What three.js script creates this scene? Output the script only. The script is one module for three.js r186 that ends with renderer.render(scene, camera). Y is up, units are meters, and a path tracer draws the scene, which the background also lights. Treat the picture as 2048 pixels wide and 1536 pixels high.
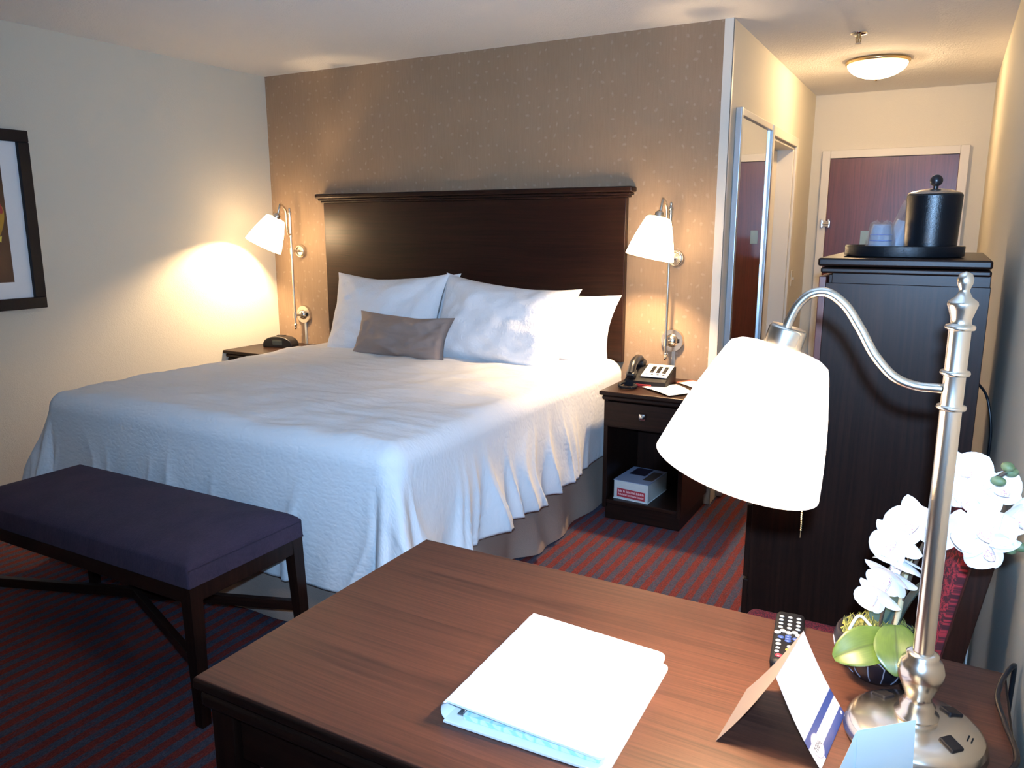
import * as THREE from 'three';
import { RoundedBoxGeometry } from 'three/addons/geometries/RoundedBoxGeometry.js';
import { mergeGeometries } from 'three/addons/utils/BufferGeometryUtils.js';
import { ImprovedNoise } from 'three/addons/math/ImprovedNoise.js';

// ---------------------------------------------------------------- camera, light, exposure
const scene = new THREE.Scene();
scene.background = new THREE.Color(0x000000);
const D2R = Math.PI / 180;
const camera = new THREE.PerspectiveCamera(2 * Math.atan(768 / 1560) / D2R, 2048 / 1536, 0.02, 60);
camera.position.set(0, 1.5, 0);
camera.rotation.order = 'YXZ';
camera.rotation.set(-11.4 * D2R, 29 * D2R, 0);
const renderer = new THREE.WebGLRenderer({ antialias: true });
renderer.toneMapping = THREE.LinearToneMapping;
renderer.toneMappingExposure = 1.0;
renderer.shadowMap.enabled = true;

const WARM = new THREE.Color().setRGB(1.0, 0.70, 0.39);
// the camera's flash: just above and right of the lens
const flash = new THREE.SpotLight(new THREE.Color().setRGB(0.45, 0.78, 1.28), 30, 0, 57 * D2R, 1, 2);
flash.name = 'camera_flash';
flash.position.set(0.015, 1.58, 0.02);
flash.target.position.set(-1.55, 2.1, -4.0);
flash.castShadow = true; flash.shadow.radius = 0.8; flash.shadow.mapSize.set(2048, 2048);
scene.add(flash, flash.target);

// ---------------------------------------------------------------- helpers
const noise = new ImprovedNoise();
let seed = 7;
const rnd = () => { seed = (seed * 1664525 + 1013904223) >>> 0; return seed / 4294967296; };
const smooth = (a, b, x) => { const t = Math.min(1, Math.max(0, (x - a) / (b - a))); return t * t * (3 - 2 * t); };
const V = (x, y, z) => new THREE.Vector3(x, y, z);

const taken = {};
function numbered(n) { taken[n] = (taken[n] ?? -1) + 1; return taken[n] ? `${n}_${String(taken[n]).padStart(3, '0')}` : n; }
function thing(name, label, category, [x, y, z] = [0, 0, 0], turn = 0, group) {
  const o = new THREE.Group(); o.name = numbered(name); o.position.set(x, y, z); o.rotation.y = turn;
  o.userData = { label, category }; if (group) o.userData.group = group;
  scene.add(o); return o;
}
function fin(g) {
  if (g.index) g = g.toNonIndexed();
  for (const k of Object.keys(g.attributes)) if (!['position', 'normal', 'uv'].includes(k)) g.deleteAttribute(k);
  if (!g.attributes.normal) g.computeVertexNormals();
  if (!g.attributes.uv) g.setAttribute('uv', new THREE.BufferAttribute(new Float32Array(g.attributes.position.count * 2), 2));
  g.morphAttributes = {};
  return g;
}
const merge = list => list.length === 1 ? fin(list[0]) : mergeGeometries(list.map(fin));
// uv in metres, u along the grain axis
function boxUV(g, grain = 'x') {
  g = fin(g); const p = g.attributes.position, n = g.attributes.normal, uv = g.attributes.uv, gi = 'xyz'.indexOf(grain);
  for (let i = 0; i < p.count; i += 3) {
    const m = [0, 1, 2].map(k => Math.abs(n.getComponent(i, k) + n.getComponent(i + 1, k) + n.getComponent(i + 2, k)));
    const a = m.indexOf(Math.max(...m)), rest = [0, 1, 2].filter(k => k !== a);
    let u = rest[0], v = rest[1]; if (v === gi) [u, v] = [v, u];
    for (let j = 0; j < 3; j++) uv.setXY(i + j, p.getComponent(i + j, u) + (u === gi ? 0 : 0.37), p.getComponent(i + j, v));
  }
  return g;
}
function mesh(name, geos, mat, parent = scene, grain) {
  let g = Array.isArray(geos) ? merge(geos) : geos;
  if (grain) g = boxUV(g, grain);
  const m = new THREE.Mesh(g, mat); m.castShadow = m.receiveShadow = true;
  m.name = parent === scene ? numbered(name) : name; parent.add(m); return m;
}
function tag(o, label, category, group) { o.userData = { ...o.userData, label, category }; if (group) o.userData.group = group; return o; }
function struct(name, geos, mat, grain, label) {
  const m = mesh(name, geos, mat, scene, grain); m.name = name; m.userData.kind = 'structure'; if (label) m.userData.label = label; return m;
}
// box given by its bounds
const bb = (x0, x1, y0, y1, z0, z1) => new THREE.BoxGeometry(Math.abs(x1 - x0), Math.abs(y1 - y0), Math.abs(z1 - z0)).translate((x0 + x1) / 2, (y0 + y1) / 2, (z0 + z1) / 2);
const rb = (x0, x1, y0, y1, z0, z1, r = 0.004) => new RoundedBoxGeometry(Math.abs(x1 - x0), Math.abs(y1 - y0), Math.abs(z1 - z0), 2, Math.min(r, Math.abs(x1 - x0) / 2.01, Math.abs(y1 - y0) / 2.01, Math.abs(z1 - z0) / 2.01)).translate((x0 + x1) / 2, (y0 + y1) / 2, (z0 + z1) / 2);
const lathe = (pts, seg = 48) => new THREE.LatheGeometry(pts.map(p => new THREE.Vector2(p[0], p[1])), seg);
const tube = (pts, r, seg = 48, rs = 10, closed = false) => new THREE.TubeGeometry(new THREE.CatmullRomCurve3(pts.map(p => p.isVector3 ? p : V(...p)), closed), seg, r, rs, closed);
function rod(a, b, r0, r1 = r0, seg = 20) {
  a = V(...a); b = V(...b); const d = b.clone().sub(a), L = d.length();
  const g = new THREE.CylinderGeometry(r1, r0, L, seg).translate(0, L / 2, 0);
  return g.applyQuaternion(new THREE.Quaternion().setFromUnitVectors(V(0, 1, 0), d.normalize())).translate(a.x, a.y, a.z);
}
function bar(a, b, w, h) {           // square bar from a to b
  a = V(...a); b = V(...b); const d = b.clone().sub(a), L = d.length();
  const g = new RoundedBoxGeometry(w, h, L, 1, 0.003).translate(0, 0, L / 2);
  const m = new THREE.Matrix4().lookAt(b, a, V(0, 1, 0)).setPosition(a); return g.applyMatrix4(m);
}
function grid(nu, nv, fn, uvfn) {
  const pos = [], uv = [], idx = [];
  for (let j = 0; j <= nv; j++) for (let i = 0; i <= nu; i++) { const p = fn(i / nu, j / nv); pos.push(p[0], p[1], p[2]); const q = uvfn ? uvfn(i / nu, j / nv) : [i / nu, j / nv]; uv.push(q[0], q[1]); }
  for (let j = 0; j < nv; j++) for (let i = 0; i < nu; i++) { const a = j * (nu + 1) + i, b = a + 1, c = a + nu + 1, d = c + 1; idx.push(a, b, d, a, d, c); }
  const g = new THREE.BufferGeometry();
  g.setAttribute('position', new THREE.Float32BufferAttribute(pos, 3)); g.setAttribute('uv', new THREE.Float32BufferAttribute(uv, 2)); g.setIndex(idx); g.computeVertexNormals();
  return g;
}
// a sheet with thickness: the grid, a copy pushed back along its normals, and a rim
function sheet(nu, nv, fn, thick, uvfn) {
  const g = grid(nu, nv, fn, uvfn), P = g.attributes.position, N = g.attributes.normal, U = g.attributes.uv, n = P.count;
  const pos = [...P.array], uv = [...U.array], idx = [...g.index.array];
  for (let i = 0; i < n; i++) { pos.push(P.getX(i) - N.getX(i) * thick, P.getY(i) - N.getY(i) * thick, P.getZ(i) - N.getZ(i) * thick); uv.push(U.getX(i), U.getY(i)); }
  const gi = g.index.array; for (let i = 0; i < gi.length; i += 3) idx.push(gi[i] + n, gi[i + 2] + n, gi[i + 1] + n);
  const ring = []; for (let i = 0; i < nu; i++) ring.push(i); for (let j = 0; j < nv; j++) ring.push(j * (nu + 1) + nu); for (let i = nu; i > 0; i--) ring.push(nv * (nu + 1) + i); for (let j = nv; j > 0; j--) ring.push(j * (nu + 1));
  ring.forEach((a, k) => { const b = ring[(k + 1) % ring.length]; idx.push(a, a + n, b + n, a, b + n, b); });
  const o = new THREE.BufferGeometry(); o.setAttribute('position', new THREE.Float32BufferAttribute(pos, 3)); o.setAttribute('uv', new THREE.Float32BufferAttribute(uv, 2)); o.setIndex(idx); o.computeVertexNormals(); return o;
}

// ---------------------------------------------------------------- textures
function hash(x, y, s) { let h = (x * 374761393 + y * 668265263 + s * 974711) | 0; h = Math.imul(h ^ (h >>> 13), 1274126177); return ((h ^ (h >>> 16)) >>> 0) / 4294967296; }
function pnoise(u, v, px, py, s) {   // periodic value noise, u v in 0..1
  const x = u * px, y = v * py, x0 = Math.floor(x), y0 = Math.floor(y), fx = x - x0, fy = y - y0, sx = fx * fx * (3 - 2 * fx), sy = fy * fy * (3 - 2 * fy);
  const h = (a, b) => hash(((a % px) + px) % px, ((b % py) + py) % py, s);
  return (h(x0, y0) * (1 - sx) + h(x0 + 1, y0) * sx) * (1 - sy) + (h(x0, y0 + 1) * (1 - sx) + h(x0 + 1, y0 + 1) * sx) * sy;
}
const toS = c => Math.round(255 * Math.min(1, Math.max(0, c <= 0.0031308 ? 12.92 * c : 1.055 * Math.pow(c, 1 / 2.4) - 0.055)));
function tex(w, h, fn, sx = 1, sy = 1, srgb = true) {   // fn(u,v) -> linear rgb or a grey
  const d = new Uint8Array(w * h * 4);
  for (let j = 0; j < h; j++) for (let i = 0; i < w; i++) {
    const c = fn((i + 0.5) / w, (j + 0.5) / h), k = (j * w + i) * 4;
    if (srgb) { d[k] = toS(c[0]); d[k + 1] = toS(c[1]); d[k + 2] = toS(c[2]); } else d[k] = d[k + 1] = d[k + 2] = Math.round(255 * Math.min(1, Math.max(0, c)));
    d[k + 3] = 255;
  }
  const t = new THREE.DataTexture(d, w, h, THREE.RGBAFormat); t.wrapS = t.wrapT = THREE.RepeatWrapping; t.magFilter = THREE.LinearFilter; t.minFilter = THREE.LinearMipmapLinearFilter; t.generateMipmaps = true;
  if (srgb) t.colorSpace = THREE.SRGBColorSpace; t.repeat.set(1 / sx, 1 / sy); t.needsUpdate = true; return t;
}
const mix = (a, b, t) => a.map((v, i) => v + (b[i] - v) * t);
function woodTex(light, dark, sx, sy, s, contrast = 1) {
  return tex(1024, 512, (u, v) => {
    const warp = 0.05 * (pnoise(u, v, 3, 5, s) - 0.5);
    const a = pnoise(u, v + warp, 4, 90, s + 1), b = pnoise(u, v + warp, 12, 240, s + 2), c = pnoise(u, v + warp * 2, 2, 18, s + 3), pore = pnoise(u, v, 40, 256, s + 4);
    let t = 0.52 * a + 0.36 * b + 0.2 * c - 0.04; t = 0.5 + (t - 0.5) * 1.5 * contrast; if (pore > 0.8) t += 0.22 * contrast;
    return mix(light, dark, Math.min(1, Math.max(0, t)));
  }, sx, sy);
}
const fineBump = (sx, n, s, w = 512) => tex(w, w, (u, v) => 0.5 * pnoise(u, v, n, n, s) + 0.3 * pnoise(u, v, n * 2, n * 2, s + 1) + 0.2 * pnoise(u, v, n >> 2, n >> 2, s + 2), sx, sx, false);

const std = (o) => new THREE.MeshStandardMaterial({ side: THREE.DoubleSide, ...o });
const phys = (o) => new THREE.MeshPhysicalMaterial({ side: THREE.DoubleSide, ...o });
const rgb = (r, g, b) => new THREE.Color().setRGB(r, g, b);

const paintBump = fineBump(0.5, 128, 11);
const M = {};
M.cream = std({ color: rgb(0.66, 0.61, 0.50), roughness: 0.75, bumpMap: paintBump, bumpScale: 0.0006 });
M.ceiling = std({ color: rgb(0.84, 0.82, 0.79), roughness: 0.95, bumpMap: fineBump(0.6, 96, 21), bumpScale: 0.003 });
M.trimWhite = std({ color: rgb(0.68, 0.63, 0.54), roughness: 0.45 });
M.paper = std({
  roughness: 0.7, map: tex(1024, 1024, (u, v) => {
    const fib = 0.5 * pnoise(u, v, 400, 12, 31) + 0.5 * pnoise(u, v, 200, 30, 32), cl = pnoise(u, v, 9, 9, 33);
    let c = mix([0.255, 0.168, 0.100], [0.31, 0.21, 0.132], 0.6 * fib + 0.4 * cl);
    // scattered pale leaf flecks
    const N = 20, gx = Math.floor(u * N), gy = Math.floor(v * N);
    for (let dx = -1; dx <= 1; dx++) for (let dy = -1; dy <= 1; dy++) {
      const cx = (gx + dx + N) % N, cy = (gy + dy + N) % N, r = hash(cx, cy, 41);
      if (r < 0.25) continue;
      let px = u * N - (gx + dx) - 0.2 - 0.6 * hash(cx, cy, 42), py = v * N - (gy + dy) - 0.2 - 0.6 * hash(cx, cy, 43);
      const an = hash(cx, cy, 44) * 3.1, x = px * Math.cos(an) + py * Math.sin(an), y = -px * Math.sin(an) + py * Math.cos(an);
      const L = 0.12 + 0.14 * hash(cx, cy, 45), e = (x / L) ** 2 + (y / (0.10 + 0.06 * hash(cx, cy, 47))) ** 2;
      if (e < 1) c = mix(c, [0.42, 0.32, 0.24], 0.42 * (1 - e) * (0.5 + pnoise(u, v, 300, 300, 46)));
    }
    return c;
  }, 1.3, 1.3), bumpMap: fineBump(0.4, 128, 35), bumpScale: 0.0005
});
const darkTex = woodTex([0.024, 0.0095, 0.006], [0.009, 0.004, 0.003], 1.2, 0.6, 51, 0.8);
M.dark = phys({ map: darkTex, roughness: 0.37, specularIntensity: 0.42 });
M.desk = phys({ map: woodTex([0.100, 0.036, 0.021], [0.036, 0.0135, 0.009], 1.1, 0.34, 61, 0.85), roughness: 0.44 });
M.door = phys({ map: woodTex([0.15, 0.038, 0.026], [0.075, 0.02, 0.016], 1.5, 0.9, 71, 0.7), roughness: 0.35, clearcoat: 0.3, clearcoatRoughness: 0.3 });
M.carpet = std({
  roughness: 1, map: tex(1024, 1024, (u, v) => {          // u across the stripes (6 periods), v along
    const wob = 0.012 * (pnoise(u, v, 6, 24, 81) - 0.5), s = ((u + wob) * 6) % 1, st = smooth(0.42, 0.5, s) - smooth(0.92, 1.0, s);
    const f = pnoise(u, v, 256, 256, 82), f2 = pnoise(u, v, 90, 220, 83), dash = pnoise(u, v, 48, 30, 84);
    const red = mix([0.13, 0.012, 0.010], [0.22, 0.028, 0.018], f), blue = mix([0.035, 0.038, 0.072], [0.075, 0.075, 0.115], f2);
    let c = mix(red, blue, st); c = mix(c, st > 0.5 ? red : blue, 0.35 * smooth(0.66, 0.85, dash));
    return c.map(x => x * (0.7 + 0.6 * f));
  }, 0.38, 0.8), bumpMap: fineBump(0.12, 64, 85), bumpScale: 0.004
});
const crinkle = tex(1024, 1024, (u, v) => {
  const w = 0.03 * pnoise(u, v, 8, 8, 91), a = pnoise(u + w, v + w, 34, 56, 92), b = pnoise(u, v + w, 90, 150, 93), c = pnoise(u + w, v, 80, 80, 94);
  return 0.45 * Math.abs(2 * a - 1) + 0.3 * b + 0.25 * c;
}, 0.9, 0.9, false);
M.duvet = phys({ color: rgb(0.80, 0.79, 0.79), roughness: 0.8, bumpMap: crinkle, bumpScale: 0.0016, sheen: 0.2, sheenRoughness: 0.6 });
M.linen = std({ color: rgb(0.83, 0.82, 0.82), roughness: 0.85, bumpMap: fineBump(0.25, 24, 95), bumpScale: 0.0025 });
M.mattress = std({ color: rgb(0.8, 0.79, 0.77), roughness: 0.9 });
M.skirt = std({ color: rgb(0.36, 0.265, 0.21), roughness: 0.9, bumpMap: fineBump(0.3, 128, 97), bumpScale: 0.001 });
M.taupe = phys({ color: rgb(0.30, 0.225, 0.19), roughness: 0.7, sheen: 0.4, sheenRoughness: 0.4, bumpMap: fineBump(0.15, 64, 98), bumpScale: 0.0012 });
M.purple = std({ roughness: 0.95, map: tex(512, 512, (u, v) => { const f = pnoise(u, v, 200, 60, 101), g = pnoise(u, v, 14, 9, 102), h = pnoise(u, v, 256, 256, 103); return mix([0.020, 0.015, 0.034], [0.050, 0.030, 0.058], 0.3 * f + 0.4 * g + 0.3 * h); }, 0.5, 0.5), bumpMap: fineBump(0.1, 64, 104), bumpScale: 0.001 });
M.redFabric = std({ roughness: 0.95, map: tex(512, 512, (u, v) => { const q = 0.02 * pnoise(u, v, 25, 25, 113), f = pnoise(u + q, v - q, 44, 41, 111), h = pnoise(u - q, v + q, 120, 113, 112); return mix([0.045, 0.008, 0.012], [0.30, 0.02, 0.03], smooth(0.35, 0.75, 0.6 * f + 0.4 * h)); }, 0.2, 0.2) });
M.nickel = std({ color: rgb(0.70, 0.645, 0.57), roughness: 0.24, metalness: 1 });
M.chrome = std({ color: rgb(0.75, 0.75, 0.76), roughness: 0.12, metalness: 1 });
M.alu = std({ color: rgb(0.62, 0.68, 0.74), roughness: 0.3, metalness: 0.9 });
M.mirror = std({ color: rgb(0.86, 0.88, 0.87), roughness: 0.01, metalness: 1 });
M.black = phys({ color: rgb(0.008, 0.008, 0.010), roughness: 0.35 });
M.blackSoft = phys({ color: rgb(0.009, 0.009, 0.011), roughness: 0.5, specularIntensity: 0.35 });
M.blackVinyl = phys({ color: rgb(0.004, 0.005, 0.007), roughness: 0.26, specularIntensity: 0.7, bumpMap: fineBump(0.05, 32, 121, 256), bumpScale: 0.00025 });
M.whitePlastic = std({ color: rgb(0.78, 0.76, 0.72), roughness: 0.4 });
M.ivory = std({ color: rgb(0.60, 0.54, 0.42), roughness: 0.5 });
M.white = std({ color: rgb(0.86, 0.86, 0.86), roughness: 0.55 });
M.shade = phys({ color: rgb(0.93, 0.91, 0.87), roughness: 1, transmission: 0.24, thickness: 0 });
M.deskShade = phys({ color: rgb(0.93, 0.91, 0.87), roughness: 1, transmission: 0.24, thickness: 0 });
M.bulb = std({ color: rgb(1, 1, 1), emissive: WARM, emissiveIntensity: 14, roughness: 0.6 });
M.dome = phys({ color: rgb(0.97, 0.95, 0.9), roughness: 1, transmission: 0.55, thickness: 0, emissive: rgb(1, 0.86, 0.62), emissiveIntensity: 0.9 });
M.brass = std({ color: rgb(0.55, 0.42, 0.24), roughness: 0.3, metalness: 1 });
M.film = phys({ color: rgb(0.95, 0.97, 1), roughness: 0.08, transmission: 0.94, thickness: 0, clearcoat: 0.6, clearcoatRoughness: 0.1, side: THREE.DoubleSide, bumpMap: fineBump(0.06, 12, 131, 256), bumpScale: 0.004 });
M.petal = phys({ color: rgb(0.86, 0.84, 0.84), roughness: 0.7, transmission: 0.12, thickness: 0 });
M.lip = std({ roughness: 0.7, map: tex(128, 128, (u, v) => { const s = pnoise(u, v, 24, 24, 141); return s > 0.72 ? [0.5, 0.16, 0.25] : [0.82, 0.74, 0.72]; }) });
M.leaf = phys({ map: tex(256, 256, (u, v) => { const f = pnoise(u, v, 60, 6, 151), g = pnoise(u, v, 12, 12, 152), rib = 1 - smooth(0.0, 0.05, Math.abs(u - 0.5)); return mix(mix([0.036, 0.070, 0.009], [0.062, 0.105, 0.015], 0.5 * f + 0.5 * g), [0.012, 0.026, 0.005], 0.6 * rib); }), roughness: 0.32, clearcoat: 0.3, clearcoatRoughness: 0.25 });
M.leafBack = std({ color: rgb(0.02, 0.05, 0.045), roughness: 0.5 });
M.bud = std({ map: tex(128, 128, (u, v) => mix([0.06, 0.10, 0.035], [0.12, 0.155, 0.085], pnoise(u, v, 10, 6, 161))), roughness: 0.6 });
M.stem = std({ color: rgb(0.045, 0.032, 0.022), roughness: 0.6 });
M.stake = std({ color: rgb(0.42, 0.36, 0.22), roughness: 0.7 });
M.root = std({ color: rgb(0.62, 0.60, 0.46), roughness: 0.6 });
M.moss = std({ roughness: 1, map: tex(128, 128, (u, v) => mix([0.05, 0.06, 0.015], [0.30, 0.28, 0.06], pnoise(u, v, 40, 40, 171))) });
M.pot = phys({ color: rgb(0.012, 0.010, 0.014), roughness: 0.3 });
M.potLine = std({ color: rgb(0.22, 0.22, 0.27), roughness: 0.6 });

// ---------------------------------------------------------------- the room
const WX = 0.17, LX = -4.2, CZ = -4.1, CX = -1.03, EZ = -6.75, H = 2.5, FZ = 1.7;
struct('floor', bb(LX - 0.1, WX + 0.1, -0.1, 0, FZ + 0.1, EZ - 0.1), M.carpet, 'x', 'carpet with dark red and slate blue stripes');
struct('ceiling', bb(LX - 0.1, WX + 0.1, H, H + 0.1, FZ + 0.1, EZ - 0.1), M.ceiling, 'x');
struct('wall_left', bb(LX - 0.1, LX, 0, H, FZ, CZ), M.cream, 'z');
struct('wall_back', bb(LX - 0.1, CX - 0.045, 0, H, CZ, CZ - 0.1), M.paper, 'x', 'brown wallpaper with scattered pale leaf flecks behind the headboard');
struct('wall_right', bb(WX, WX + 0.1, 0, H, FZ, EZ - 0.1), M.cream, 'z');
struct('wall_front', bb(LX - 0.1, WX + 0.1, 0, H, FZ, FZ + 0.1), M.cream, 'x');
const DZ0 = -5.17, DZ1 = -5.97, DH = 2.05;
struct('wall_closet', [bb(CX - 0.045, CX, 0, H, CZ, DZ0), bb(CX - 0.045, CX, DH, H, DZ0, DZ1), bb(CX - 0.045, CX, 0, H, DZ1, EZ)], M.cream, 'z');
struct('wall_entry', bb(CX - 0.4, WX + 0.1, 0, H, EZ, EZ - 0.1), M.cream, 'x');
struct('baseboard_back', rb(LX, CX - 0.045, 0, 0.09, CZ, CZ + 0.012), M.trimWhite);
struct('baseboard_left', rb(LX, LX + 0.012, 0, 0.09, FZ, CZ), M.trimWhite);
struct('baseboard_right', rb(WX - 0.012, WX, 0, 0.09, FZ, EZ), M.trimWhite);
struct('trim_1', [rb(CX - 0.045, CX + 0.004, 0, H, CZ, CZ + 0.006, 0.002), rb(CX - 0.002, CX + 0.004, 0, H, CZ - 0.02, CZ + 0.006, 0.002)], M.trimWhite, 'y', 'pale corner strip at the end of the wallpaper');
// bathroom doorway
struct('trim_2', [rb(CX, CX + 0.018, 0, DH + 0.06, DZ0 + 0.06, DZ0), rb(CX, CX + 0.018, 0, DH + 0.06, DZ1, DZ1 - 0.06), rb(CX, CX + 0.018, DH, DH + 0.06, DZ0, DZ1),
  rb(CX - 0.15, CX, 0, DH, DZ0, DZ0 - 0.02), rb(CX - 0.15, CX, 0, DH, DZ1 + 0.02, DZ1), rb(CX - 0.15, CX, DH - 0.02, DH, DZ0, DZ1)], M.trimWhite, 'y', 'cream door casing round the side doorway');
{
  const d = struct('door_1', rb(CX - 0.15, CX - 0.11, 0.005, DH - 0.025, DZ0 - 0.022, DZ1 + 0.022, 0.003), M.trimWhite, 'y', 'cream door set back in the side doorway');
  mesh('latch_plate', rb(CX - 0.11, CX - 0.1, 0.94, 1.0, DZ0 - 0.03, DZ0 - 0.06), M.chrome, d);
  mesh('door_knob', new THREE.SphereGeometry(0.026, 20, 14).translate(CX - 0.075, 1.0, DZ0 - 0.09), M.nickel, d);
}
{ // entry door
  const x0 = -0.885, x1 = -0.005, h = 2.02, z = EZ;
  const d = struct('door_2', rb(x0, x1, 0.01, h, z + 0.002, z + 0.03, 0.003), M.door, 'y', 'reddish mahogany entry door');
  mesh('door_frame', [rb(x0 - 0.06, x0, 0, h + 0.06, z, z + 0.045), rb(x1, x1 + 0.06, 0, h + 0.06, z, z + 0.045), rb(x0, x1, h, h + 0.06, z, z + 0.045)], M.trimWhite, d);
  mesh('swing_bar_guard', [rb(x0 - 0.03, x0 + 0.035, 1.50, 1.545, z + 0.045, z + 0.06), rb(x0 - 0.035, x0 - 0.02, 1.49, 1.555, z + 0.045, z + 0.075), rb(x0 + 0.015, x0 + 0.03, 1.49, 1.555, z + 0.03, z + 0.065), rod([x0 - 0.02, 1.522, z + 0.065], [x0 + 0.03, 1.522, z + 0.065], 0.006)], M.chrome, d);
  mesh('notice_plate', rb(-0.625, -0.565, 1.36, 1.47, z + 0.03, z + 0.034, 0.001), std({ color: rgb(0.25, 0.36, 0.40), roughness: 0.4 }), d);
  mesh('lever_handle', [rod([x0 + 0.06, 1.0, z + 0.03], [x0 + 0.06, 1.0, z + 0.09], 0.012), rod([x0 + 0.06, 1.0, z + 0.085], [x0 + 0.18, 1.0, z + 0.085], 0.01), new THREE.CylinderGeometry(0.032, 0.032, 0.012, 24).rotateX(Math.PI / 2).translate(x0 + 0.06, 1.0, z + 0.035)], M.nickel, d);
}
{ // sliding mirror door on the closet
  const z0 = -4.22, z1 = -5.06, h = 2.1, x = CX;
  const m = thing('mirror_door', 'tall mirrored closet door with slim metal frame on cream side wall', 'mirror', [0, 0, 0]);
  mesh('mirror_glass', rb(x + 0.006, x + 0.016, 0.04, h - 0.03, z0 - 0.02, z1 + 0.02, 0.001), M.mirror, m);
  mesh('stile', rb(x + 0.001, x + 0.034, 0.01, h, z0, z0 - 0.035, 0.004), M.alu, m);
  mesh('stile', rb(x + 0.001, x + 0.034, 0.01, h, z1, z1 + 0.035, 0.004), M.alu, m);
  mesh('rail', rb(x + 0.001, x + 0.03, h - 0.035, h, z0 - 0.035, z1 + 0.035, 0.003), M.trimWhite, m);
  mesh('rail', rb(x + 0.001, x + 0.03, 0.01, 0.045, z0 - 0.035, z1 + 0.035, 0.003), M.alu, m);
}
{ // light switch by the entry
  const s = thing('light_switch', 'small ivory light switch on wall beyond the side doorway', 'switch', [CX, 1.12, -6.2]);
  mesh('plate', rb(0.001, 0.007, -0.058, 0.058, -0.036, 0.036, 0.002), M.ivory, s); mesh('toggle', rb(0.006, 0.02, -0.012, 0.008, -0.006, 0.006, 0.002), M.ivory, s);
}
{ // ceiling dome light
  const c = thing('ceiling_light', 'glowing white glass dome light on the hallway ceiling', 'ceiling light', [-0.5, H, -5.52]);
  mesh('rim', lathe([[0.14, 0], [0.178, 0], [0.184, -0.008], [0.182, -0.02], [0.172, -0.026], [0.168, -0.012], [0.14, -0.006]], 64), M.brass, c);
  mesh('glass_dome', lathe(Array.from({ length: 15 }, (_, i) => { const a = i / 14 * Math.PI / 2; return [0.172 * Math.cos(a) + (i === 14 ? 0.0005 : 0), -0.018 - 0.09 * Math.sin(a)]; }), 64), M.dome, c);
  mesh('finial', new THREE.SphereGeometry(0.009, 14, 10).translate(0, -0.113, 0), M.brass, c);
  mesh('bulb', new THREE.SphereGeometry(0.03, 20, 14).translate(0, -0.05, 0), M.bulb, c);
  const p = new THREE.PointLight(WARM, 2.0, 0, 2); p.position.set(0, -0.05, 0); p.castShadow = true; p.shadow.radius = 1.5; c.add(p);
}
{
  const s = thing('fire_sprinkler', 'small chrome fire sprinkler hanging from ceiling near dome light', 'sprinkler', [-0.53, H, -4.72]);
  mesh('escutcheon', lathe([[0.001, 0], [0.04, 0], [0.041, -0.004], [0.034, -0.01], [0.016, -0.012], [0.001, -0.012]], 32), M.chrome, s);
  mesh('sprinkler_head', [rod([0, -0.012, 0], [0, -0.03, 0], 0.012), rod([-0.013, -0.028, 0], [-0.009, -0.052, 0], 0.003), rod([0.013, -0.028, 0], [0.009, -0.052, 0], 0.003), rod([0, -0.03, 0], [0, -0.05, 0], 0.004)], M.brass, s);
  mesh('deflector', new THREE.CylinderGeometry(0.016, 0.016, 0.003, 24).translate(0, -0.054, 0), M.chrome, s);
}
{ // framed picture on the left wall
  const p = thing('framed_picture', 'black framed print with wide white mat on cream wall', 'picture', [LX, 0, 0]);
  const y0 = 1.08, y1 = 1.978, za = -2.43, zb = -1.5, f = 0.058;
  mesh('frame', [rb(0.002, 0.035, y0, y0 + f, za, zb), rb(0.002, 0.035, y1 - f, y1, za, zb), rb(0.002, 0.035, y0 + f, y1 - f, za, za + f), rb(0.002, 0.035, y0 + f, y1 - f, zb - f, zb)], M.blackSoft, p);
  mesh('mat_board', bb(0.004, 0.014, y0 + f, y1 - f, za + f, zb - f), M.white, p);
  const cv = document.createElement('canvas'); cv.width = 512; cv.height = 512; const g = cv.getContext('2d');
  g.fillStyle = '#4a3222'; g.fillRect(0, 0, 512, 512); g.fillStyle = '#b0892c'; g.beginPath(); g.ellipse(470, 270, 26, 80, 0.3, 0, 7); g.fill(); g.fillStyle = '#e6d05a'; g.beginPath(); g.moveTo(485, 318); g.lineTo(455, 330); g.lineTo(480, 345); g.fill();
  g.fillStyle = '#a03838'; g.beginPath(); g.ellipse(480, 190, 14, 40, -0.4, 0, 7); g.fill(); g.fillStyle = '#8a5a30'; g.beginPath(); g.ellipse(250, 260, 120, 160, 0.2, 0, 7); g.fill(); g.fillStyle = '#6e2f24'; g.beginPath(); g.ellipse(180, 320, 80, 100, -0.5, 0, 7); g.fill();
  const ct = new THREE.CanvasTexture(cv); ct.colorSpace = THREE.SRGBColorSpace;
  const art = new THREE.PlaneGeometry(0.64, 0.64).rotateY(Math.PI / 2); art.scale(1, 0.615 / 0.64, 1).translate(0.0155, (1.222 + 1.836) / 2, -2.285 + 0.32);
  mesh('print', art, std({ map: ct, roughness: 0.5 }), p);
}

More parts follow.
